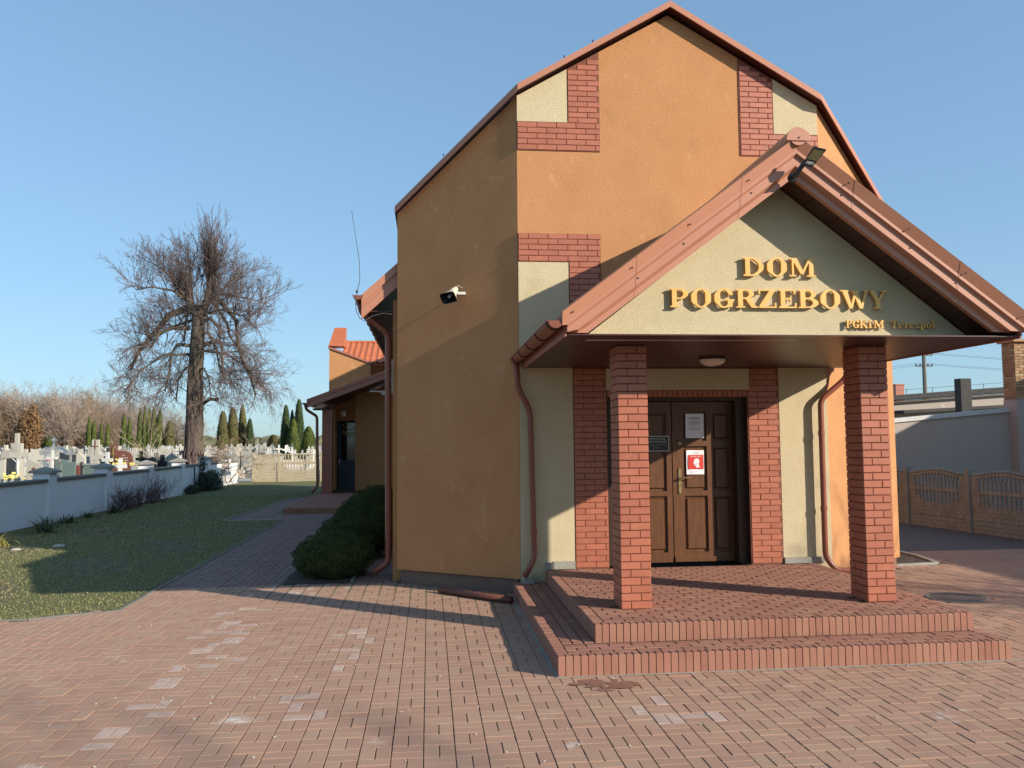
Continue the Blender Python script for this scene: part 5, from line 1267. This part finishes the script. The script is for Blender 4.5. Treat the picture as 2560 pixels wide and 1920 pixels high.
for k, (x, y, s, lb) in enumerate([(-50.6, 116, 1.22, 'tallest pale bare tree at the right end of the wood, left half of its crown'), (-48.6, 117, 1.2, 'tall pale bare tree at the right end of the wood, right half of its crown'), (-46.2, 112, .95, 'thin pale bare tree right of the tallest ones')]):
    wtree(x, y, s, k*2, lb, None)
cnt = 0
for k in range(62):
    x = rg.uniform(-78, -42); y = rg.uniform(100, 125); s = rg.uniform(.85, 1.08)
    if x > -50: s *= .82
    wh = 'at its left end' if x < -66 else 'behind the rusty larch' if x < -57 else 'left of the thuja pairs' if x < -50 else 'at its right end behind the thujas'
    wtree(x, y, s, k, 'bare grey-brown tree in the leafless wood '+wh+(', front line' if y < 112 else ', deeper in'), 'bare trees of the wood beyond the cemetery')
for k in range(9): wtree(-44+k*1.4+rg.uniform(-.4, .4), 104+rg.uniform(-3, 3), rg.uniform(.45, .8), k, 'slender bare tree between the thujas, '+('left of the middle pair' if k < 3 else 'behind the group of five' if k < 6 else 'near the big trunk'), 'slender bare trees behind the thujas')
# dense brown undergrowth of the wood
q = MB()
for _ in range(5200):
    x = rg.uniform(-80, -41); y = rg.uniform(103, 122); h = rg.uniform(1.5, 6.5)*(1 if x < -47 else .55)
    q.tube([(x, y, 0), (x+rg.gauss(0, .3), y, h*.5), (x+rg.gauss(0, .8), y, h)], [.05, .035, .015], 3, False)
tag(q.build('undergrowth', 'twig_brown'), 'brown leafless thicket along the edge of the wood', 'thicket', kind='stuff')
# distant tree line
q = MB()
for _ in range(900):
    x = rg.uniform(-160, 120); y = rg.uniform(380, 430); r = rg.uniform(2, 5); q.ell((x, y, r*.35), (r*1.3, r, r*rg.uniform(.35, .8)), 7, 4, jit=.2)
tag(q.build('distant_woodland', 'field'), 'faint line of woodland on the horizon', 'woodland', kind='stuff')
# trees outside the frame whose branch shadows fall on the paving
for (x, y, s, k, lb) in ((14.5, -7.6, .56, 1, 'bare tree right of the forecourt, out of view'), (17.5, -20.5, 1.05, 3, 'bare tree behind the viewer on the right, out of view')):
    wtree(x, y, s, k, lb, None)

# ------------------------------------------------------------------ PLANTS BY THE WHITE WALL
def strap_plant(x, y, n, ln, m, label, name='strap_leaf_plant', droop=1.):
    t = thing(name, label, 'plant', None, (x, y, 0)); q = MB()
    for _ in range(n):
        a = rg.uniform(0, 6.283); L = ln*rg.uniform(.5, 1); el_ = rg.uniform(.5, 1.35); w_ = rg.uniform(.010, .02); px, py = rg.gauss(0, .08), rg.gauss(0, .08)
        d = Vector((math.cos(a), math.sin(a), 0)); s = Vector((-d.y, d.x, 0)); V = []; p = Vector((px, py, 0)); e = el_
        for i in range(6):
            ww = w_*(1-i/5.2); V += [tuple(p-s*ww), tuple(p+s*ww)]; p = p+(d*math.cos(e)+Vector((0, 0, 1))*math.sin(e))*L/5; e -= .35*droop*rg.uniform(.6, 1.2)
            p.z = max(p.z, .01)
        q.add(V, [(2*i, 2*i+1, 2*i+3, 2*i+2) for i in range(5)], rg.random()+.001)
    q.build('leaves', m, t); return t
strap_plant(-9.45, 6.5, 60, .55, 'leaf_yellow', 'sunlit yellow strap-leaved clump at the left edge of the lawn')
strap_plant(-9.65, 8.9, 70, .75, 'leaf_blade', 'dark strap-leaved clump against the white wall at the left')
strap_plant(-10.0, 9.9, 50, .6, 'leaf_blade', 'smaller strap-leaved clump right of the dark one at the wall')
strap_plant(-10.1, 11.2, 50, .5, 'leaf_blade', 'low leafy clump below the first wall pillar')
strap_plant(-10.15, 12.6, 50, .45, 'leaf_blade', 'low leafy clump midway along the second wall panel')
strap_plant(-10.0, 14.0, 60, .7, 'leaf_blade', 'tall grass clump left of the reddish twig shrub')
for x, y, n, h, lb in ((-10.15, 14.9, 60, .85, 'reddish brown twiggy shrub against the second wall panel'), (-10.2, 16.0, 45, .7, 'low reddish twig shrub between its two taller neighbours'), (-10.2, 17.9, 70, 1.0, 'reddish twiggy shrub by the third wall pillar')):
    t = thing('twig_shrub', lb, 'shrub', None, (x, y, 0)); q = MB()
    for _ in range(n): grow(q, Vector((rg.gauss(0, .15), rg.gauss(0, .35), 0)), Vector((rg.gauss(.1, .4), rg.gauss(0, .4), 1)), h*rg.uniform(.4, 1), .008, 1, rg, 0, (5,), 4, .15, .004, (.3, .6), (20, 60))
    q.build('twigs', 'twig_red', t)
t = thing('ivy', 'dark ivy mound climbing the fifth wall pillar', 'ivy', None, (-10.25, 25.2, 0)); q = MB(); leaf_blob(q, (0, 0, .3), (.40, 1.2, .5), 3500, .05, rg, shell=.6); leaf_blob(q, (-.3, -.1, .75), (.10, .16, .75), 700, .045, rg)
leaf_blob(q, (-.1, -2.1, .12), (.25, .8, .2), 900, .05, rg); q.tube([(-.25, -1.3, 0), (-.28, -1.35, 1.0)], .03, 5); q.build('leaves', 'ivy', t)
for k, (x, y, s, lb) in enumerate(((-9.15, 5.5, .14, 'pale flat stone at the left edge of the lawn'), (-8.75, 5.75, .07, 'small pale stone beside the larger one on the lawn'), (-8.15, 6.15, .09, 'pale stone lying on the lawn at the shadow edge'))):
    q = MB(); q.ell((0, 0, .02), (s*1.3, s, s*.4), 12, 6, jit=.09); o = q.build('stone', 'stone_rock', smooth=False); o.location = (x, y, 0); tag(o, lb, 'stone', 'stones on the lawn')

# ------------------------------------------------------------------ GRAVES
def cross_geo(q, h, w_, t, arm=.7, z0=0, dpt=None):
    dpt = dpt or t; q.box(-t/2, t/2, -dpt/2, dpt/2, z0, z0+h); za = z0+h*arm
    q.box(-w_/2, -t/2, -dpt/2+.002, dpt/2-.002, za, za+t); q.box(t/2, w_/2, -dpt/2+.002, dpt/2-.002, za, za+t)
def grave(name, label, x, y, parts, rot=0, grp=None, cat='gravestone'):
    t = thing(name, label, cat, grp, (x, y, 0)); t.rotation_euler = (0, 0, rot)
    for nm, q, m in parts: q.build(nm, m, t, bevel=.008 if nm in ('cross', 'slab') else 0, seg=1)
    return t
def slabpoly(pts, th, m='stone_black', nm='slab'):
    q = MB(); q.prism([(a, -th/2, b_) for a, b_ in pts], (0, th, 0)); return (nm, q, m)
def base(w_, d, h=.3, m='stone_grey'): return ('base', Bx(-w_/2, w_/2, -d/2, d/2, 0, h), m)
def crosspart(h, w_, t, m, z0=.3, arm=.68, y=0, nm='cross', dp=None):
    q = MB(); cross_geo(q, h, w_, t, arm, z0, dp); q.v = [(a, b_+y, c) for a, b_, c in q.v]; return (nm, q, m)
def flowers(q, c, n, s, r):
    for _ in range(n): q.ell((c[0]+rg.gauss(0, r), c[1]+rg.gauss(0, r), c[2]+abs(rg.gauss(0, r*.6))), (s, s, s*.8), 6, 4)
def bouquet(x, y, z, m, label, n=26, r=.12, s=.035):
    t = thing('flower_bouquet', label, 'flowers', None, (x, y, 0)); q = MB(); flowers(q, (0, 0, z), n, s, r); q.build('blossoms', m, t)
    q = MB(); q.tube([(0, 0, 0), (0, 0, z)], [.06, .09], 8); q.build('vase', 'stone_grey', t)
q = MB(); q.ell((0, -.12, 1.45), (.035, .03, .05), 8, 6); q.tube([(0, -.12, 1.42), (0, -.13, 1.2), (.01, -.12, .95)], [.045, .04, .02], 8); q.tube([(-.17, -.11, 1.52), (0, -.12, 1.38), (.17, -.11, 1.52)], [.012, .022, .012], 6)
grave('grave_cross', 'stout pale stone cross carved like a tree trunk, with a small figure on it', -13.99, 17, [base(.6, .5, .4, 'stone_pale'), crosspart(1.6, .62, .15, 'stone_pale', .4, .72), ('trunk_block', (lambda m: (m.tube([(0, 0, .3), (0, 0, 1.0), (0, 0, 1.45)], [.17, .14, .10], 9), m)[1])(MB()), 'stone_pale'), ('figure', q, 'stone_white')])
grave('grave_cross', 'tall pale stone cross highest on the left skyline of the cemetery', -18.79, 27, [base(.7, .5, .9, 'stone_pale'), crosspart(1.55, .46, .16, 'stone_pale', .9, .62)])
grave('grave_cross', 'white stone cross on a stepped base just behind the first pillar cap', -13.45, 18, [base(.5, .5, .75, 'stone_white'), ('step', Bx(-.18, .18, -.18, .18, .75, .95), 'stone_white'), crosspart(.82, .34, .09, 'stone_white', .95, .62)])
for x, y, sgn, lb in ((-13.62, 15, 1, 'pale slanted gravestone with a round hole at the left edge, rising to the right'), (-12.9, 15.5, -1, 'pale slanted gravestone with a round hole, rising to the left')):
    q = MB(); out = [(-.17*sgn, .2), (.12*sgn, .2), (.17*sgn, .2), (.17*sgn, 1.55), (-.22*sgn, 1.36), (-.22*sgn, 1.1), (.05*sgn, 1.1), (.05*sgn, .2)]
    pts = [(.17*sgn, .2), (.17*sgn, 1.55), (-.26*sgn, 1.33), (-.26*sgn, 1.02), (.07*sgn, 1.02), (.07*sgn, .2)]
    h_ = MB(); h_.tube([(-.03*sgn, -.056, 1.22), (-.03*sgn, -.050, 1.22)], .055, 16)
    grave('gravestone', lb, x, y, [base(.6, .4, .2), slabpoly(pts, .1, 'stone_pale'), ('round_relief', h_, 'stone_brown')])
grave('gravestone', 'dark green-grey gravestone with engraved lines and a wavy top', -14.41, 21, [base(.9, .5, .3), slabpoly([(-.33, .3), (.28, .3), (.30, 1.05), (.22, 1.38), (.05, 1.40), (-.15, 1.46), (-.33, 1.52)], .12, 'stone_green'), ('inscription', (lambda m: ([m.box(.0, .22, -.066, -.061, .6+.09*k, .625+.09*k) for k in range(7)], m)[1])(MB()), 'stone_pale')])
grave('gravestone', 'tall cream slab with a long dark cross, above the second wall panel', -15.55, 27, [base(.5, .5, .5, 'stone_pale'), slabpoly([(-.17, .5), (.17, .5), (.15, 2.15), (.06, 2.15), (.0, 2.12), (-.06, 2.15), (-.15, 2.15)], .12, 'stone_pale'), crosspart(.95, .26, .035, 'stone_brown', 1.18, .70, -.075, 'dark_cross', .02)])
q = MB()
for k, wd in enumerate((.1, .34, .32, .36, .2, .3)): q.box(-wd/2-.03, wd/2-.03, -.067, -.061, 1.48-.1*k, 1.505-.1*k)
grave('gravestone', 'polished brown gravestone with rounded right shoulder and pale inscription', -13.27, 24, [base(.7, .4, .3, 'stone_brown'), slabpoly([(-.29, .3), (.22, .3), (.27, .9), (.30, 1.35)]+[(.30-.36*(1-math.cos(R(a))), 1.35+.33*math.sin(R(a))) for a in (20, 40, 60, 80)]+[(-.29, 1.69)], .12, 'stone_brown'), ('inscription', q, 'stone_pale')])
grave('grave_cross', 'black cross slab with a thin gold cross before it', -13.05, 25.2, [base(.4, .4, .4, 'stone_brown'), crosspart(1.3, .42, .12, 'stone_black', .35, .7), crosspart(.62, .17, .035, 'gold', .98, .74, -.1, 'gold_cross')])
grave('gravestone', 'low black gravestone shaped like two spread wings', -12.70, 25, [base(.8, .4, .5), slabpoly([(-.33, .5), (.33, .5), (.33, 1.32), (.2, 1.41), (.05, 1.37), (0, 1.33), (-.05, 1.37), (-.2, 1.41), (-.33, 1.32)], .12, 'stone_black')])
grave('grave_cross', 'black cross-shaped gravestone right of the winged stone', -12.44, 26, [base(.5, .4, .4, 'stone_black'), slabpoly([(-.11, .4), (.11, .4), (.11, .9), (.2, .95), (.2, 1.2), (.09, 1.25), (.09, 1.48), (-.09, 1.48), (-.09, 1.25), (-.2, 1.2), (-.2, .95), (-.11, .9)], .12, 'stone_black')])
grave('gravestone', 'low purple-brown quarter-round gravestone just over the coping', -12.70, 18, [base(.5, .3, .3, 'stone_brown'), slabpoly([(-.22, .3), (.12, .3), (.12, 1.27), (.02, 1.26), (-.1, 1.2), (-.2, 1.08)], .1, 'stone_brown')])
grave('gravestone', 'grey-green boxy gravestone with an urn on its left', -13.0, 20, [base(.6, .4, .3), slabpoly([(-.2, .3), (.26, .3), (.26, 1.22), (-.2, 1.22)], .3, 'stone_green'), slabpoly([(-.23, 1.22), (.29, 1.22), (.29, 1.27), (-.23, 1.27)], .34, 'stone_grey', 'coping'), ('urn', (lambda m: (m.ell((-.28, -.1, 1.22), (.09, .09, .12), 10, 7), m.tube([(-.28, -.1, 0), (-.28, -.1, 1.15)], .05, 8), m)[2])(MB()), 'stone_black')])
grave('gravestone', 'reddish frame-like gravestone with an orange lantern niche', -15.89, 30, [base(.5, .4, .5, 'stone_brown'), slabpoly([(-.17, .5), (.17, .5), (.17, 1.95), (-.17, 1.95)], .12, 'stone_brown'), crosspart(.9, .2, .04, 'leaf_yellow', .9, .62, -.09, 'light_cross')])
grave('grave_cross', 'black cross with a white figure, left of the reddish frame stone', -15.04, 27, [base(.5, .4, .4, 'stone_black'), crosspart(1.38, .38, .11, 'stone_black', .4, .68), crosspart(.4, .15, .03, 'stone_white', 1.12, .6, -.09, 'figure')])
grave('grave_cross', 'small pale cross at the very left edge of the photo', -16.82, 22, [base(.5, .4, .7, 'stone_pale'), crosspart(1.2, .34, .11, 'stone_pale', .75, .66)])
grave('gravestone', 'bright white chapel-like tomb with a small cross on top', -20.31, 34, [base(1.3, 1.0, 1.5, 'stone_white'), slabpoly([(-.65, 1.5), (.65, 1.5), (.2, 1.85), (-.2, 1.85)], .9, 'stone_white', 'gable'), crosspart(.5, .28, .08, 'stone_white', 1.85, .6)])
grave('gravestone', 'pale arched frame gravestone with dark panel behind the trunk-like cross', -15.2, 19, [slabpoly([(-.33, .0), (.33, 0), (.33, 1.62), (.2, 1.74), (-.2, 1.78), (-.33, 1.70)], .1, 'stone_pale'), slabpoly([(-.24, .9), (.24, .9), (.24, 1.5), (-.24, 1.5)], .13, 'stone_black', 'panel')])
grave('gravestone', 'black gravestone with a swept wavy top behind the green one', -15.45, 24, [base(.8, .4, .4), slabpoly([(-.3, .4), (.3, .4), (.3, 1.55), (.12, 1.62), (-.08, 1.55), (-.3, 1.66)], .12, 'stone_black')])
grave('gravestone', 'plain grey-green slab with rounded side beside the white stepped cross', -12.75, 17.6, [base(.5, .3, .3), slabpoly([(-.2, .3), (.2, .3), (.2, 1.38), (-.2, 1.38)], .1, 'stone_green')])
bouquet(-13.1, 14.6, .98, 'flower_yellow', 'pale yellow chrysanthemums over the coping at the left edge', 34, .13, .035)
bouquet(-13.15, 16.2, 1.28, 'flower_yellow', 'small yellow flowers between the slanted stones', 14, .07, .03)
bouquet(-14.3, 20, 1.36, 'flower_red', 'pink and red grave flowers left of the white stepped cross', 18, .08, .035)
bouquet(-12.95, 22.5, 1.16, 'flower_yellow', 'yellow grave flowers in front of the brown gravestone', 26, .14, .04)
bouquet(-13.25, 22.2, 1.05, 'flower_yellow', 'pale greenish-yellow flowers left of the yellow ones', 14, .09, .035)
bouquet(-12.6, 22.9, 1.12, 'flower_yellow', 'yellow flowers right of the brown gravestone', 12, .07, .035)
# rows of further graves: kinds are built once and copied
kinds = []
def K_(label, parts, cat='gravestone', name='gravestone'):
    ms = [(nm, q.mesh(nm, m)) for nm, q, m in parts]; kinds.append((label, ms, cat, name))
K_('white stone cross on a plinth in the crowded grave rows', [base(.6, .5, .55, 'stone_white'), crosspart(1.0, .45, .13, 'stone_white', .55, .62)], name='grave_cross')
K_('pale stone cross with thick arms in the crowded grave rows', [base(.8, .5, .8, 'stone_pale'), crosspart(.95, .5, .17, 'stone_pale', .8, .6)], name='grave_cross')
K_('black upright gravestone in the crowded grave rows', [base(.9, .5, .35), slabpoly([(-.4, .35), (.4, .35), (.4, 1.15), (.2, 1.3), (-.4, 1.3)], .12, 'stone_black')])
K_('wide white gravestone in the crowded grave rows', [base(1.2, .6, .3, 'stone_white'), slabpoly([(-.5, .3), (.5, .3), (.5, 1.1), (.2, 1.25), (-.2, 1.25), (-.5, 1.1)], .15, 'stone_white')])
K_('grey gravestone with small cross in the crowded grave rows', [base(.9, .5, .4, 'stone_grey'), slabpoly([(-.32, .4), (.32, .4), (.28, 1.2), (-.28, 1.2)], .15, 'stone_grey'), crosspart(.5, .28, .07, 'stone_grey', 1.2, .55)])
K_('thin black metal cross in the crowded grave rows', [base(.5, .4, .5, 'stone_pale'), crosspart(1.15, .42, .05, 'stone_black', .5, .66)], name='grave_cross')
K_('tall pale slab with pointed top in the crowded grave rows', [base(.8, .5, .4, 'stone_pale'), slabpoly([(-.3, .4), (.3, .4), (.3, 1.45), (0, 1.7), (-.3, 1.45)], .15, 'stone_pale')])
K_('white cross on a broad slab in the crowded grave rows', [base(1.1, .7, .6, 'stone_white'), slabpoly([(-.4, .6), (.4, .6), (.3, .95), (-.3, .95)], .2, 'stone_white'), crosspart(.85, .4, .11, 'stone_white', .95, .6)], name='grave_cross')
spots = []
taken = [(-13.99, 17), (-18.79, 27), (-13.45, 18), (-14.41, 21), (-15.55, 27), (-13.27, 24), (-13.05, 25.2), (-12.7, 25), (-12.44, 26), (-20.31, 34), (-15.89, 30), (-15.04, 27), (-16.82, 22)]
yy = 19.5; row = 0
while yy < 118:
    xx = -62
    while xx < (-12.3 if yy < 36 else -3.5):
        x, y = xx+rg.uniform(-.25, .25), yy+rg.uniform(-.3, .3)
        v = Vector((x, y, 1.2))-CAM; d = v.dot(_F); u = 1280+2054.7*v.dot(_RR)/d
        bd_ = (x+12.25)**2+(y-30)**2
        vtop = 1103+(1.95-1.7)*2054.7/d
        if -30 < u < 800 and not any((x-a)**2+(y-b_)**2 < .9 for a, b_ in taken) and bd_ > 1.6 and not (u > 560 and y < 34) and not (u < 120 and y > 75):
            spots.append((d, x, y))
        xx += rg.uniform(.95, 1.55)
    yy += rg.uniform(1.7, 2.2); row += 1
spots.sort()
far = {}
for n_, (d, x, y) in enumerate(spots):
    k = rg.choices(range(8), (5, 4, 5, 3, 4, 4, 3, 4))[0]; lb, ms, cat, nm = kinds[k]; s = rg.uniform(.72, 1.1); rot = rg.gauss(0, .12)+(math.pi if rg.random() < .3 else 0)
    if n_ < 285:
        v = Vector((x, y, 1))-CAM; u_ = 1280+2054.7*v.dot(_RR)/v.dot(_F)
        side_ = 'at the left edge' if u_ < 110 else 'left of the cream slab' if u_ < 235 else 'near the brown gravestone' if u_ < 360 else 'left of the big tree' if u_ < 480 else 'right of the big tree' if u_ < 620 else 'beyond the baluster fence'
        dep_ = 'in the near rows' if v.dot(_F) < 40 else 'in the middle rows' if v.dot(_F) < 58 else 'in the far rows'
        t = thing(nm, lb.replace('in the crowded grave rows', dep_+', '+side_), cat, 'graves in the crowded rows', (x, y, 0)); t.scale = (s*rg.uniform(.85, 1.15), s, s); t.rotation_euler = (0, 0, rot)
        for pn, me in ms: o = bpy.data.objects.new(pn, me); COL.objects.link(o); o.parent = t
    else:
        M = Matrix.Translation((x, y, 0)) @ Matrix.Rotation(rot, 4, 'Z') @ Matrix.Scale(s, 4)
        for pn, me in ms:
            mb = far.setdefault(me.materials[0].name, MB()); mb.add([tuple(M @ v.co) for v in me.vertices], [tuple(p.vertices) for p in me.polygons], rg.random()+.001)
FG = thing('distant_graves', 'mass of tiny white and dark gravestones at the back of the cemetery', 'gravestones'); FG['kind'] = 'stuff'
for m, mb in far.items(): tag(mb.build('grave_mass', m, FG), kind='stuff')
# cemetery ground
q = MB(); q.add([(-90, 0, -.04), (-10.9, 0, -.04), (-10.9, 130, -.04), (-90, 130, -.04)], [(0, 1, 2, 3)]); q.add([(-10.9, 32.2, -.04), (0, 32.2, -.04), (0, 130, -.04), (-10.9, 130, -.04)], [(0, 1, 2, 3)])
tag(q.build('cemetery_ground', 'stone_rock'), 'pale sandy ground between the graves', kind='structure')
# low inner wall posts beyond the baluster fence
IW = thing('inner_wall', 'row of low pale capped pillars just beyond the baluster fence', 'wall')
for k in range(9):
    x = -10.6+k*.8; Bx(x-.14, x+.14, 38.9, 39.2, -.05, 1.22).build('pillar', 'stone_pale', IW)
    q = MB(); q.add([(x-.22, 38.8, 1.222), (x+.22, 38.8, 1.222), (x+.22, 39.3, 1.222), (x-.22, 39.3, 1.222), (x, 39.05, 1.34)], [(0, 3, 2, 1), (0, 1, 4), (1, 2, 4), (2, 3, 4), (3, 0, 4)]); q.build('pillar_cap', 'stone_pale', IW)
Bx(-10.7, -4, 38.95, 39.12, -.05, .95).build('wall_panel', 'stone_pale', IW)
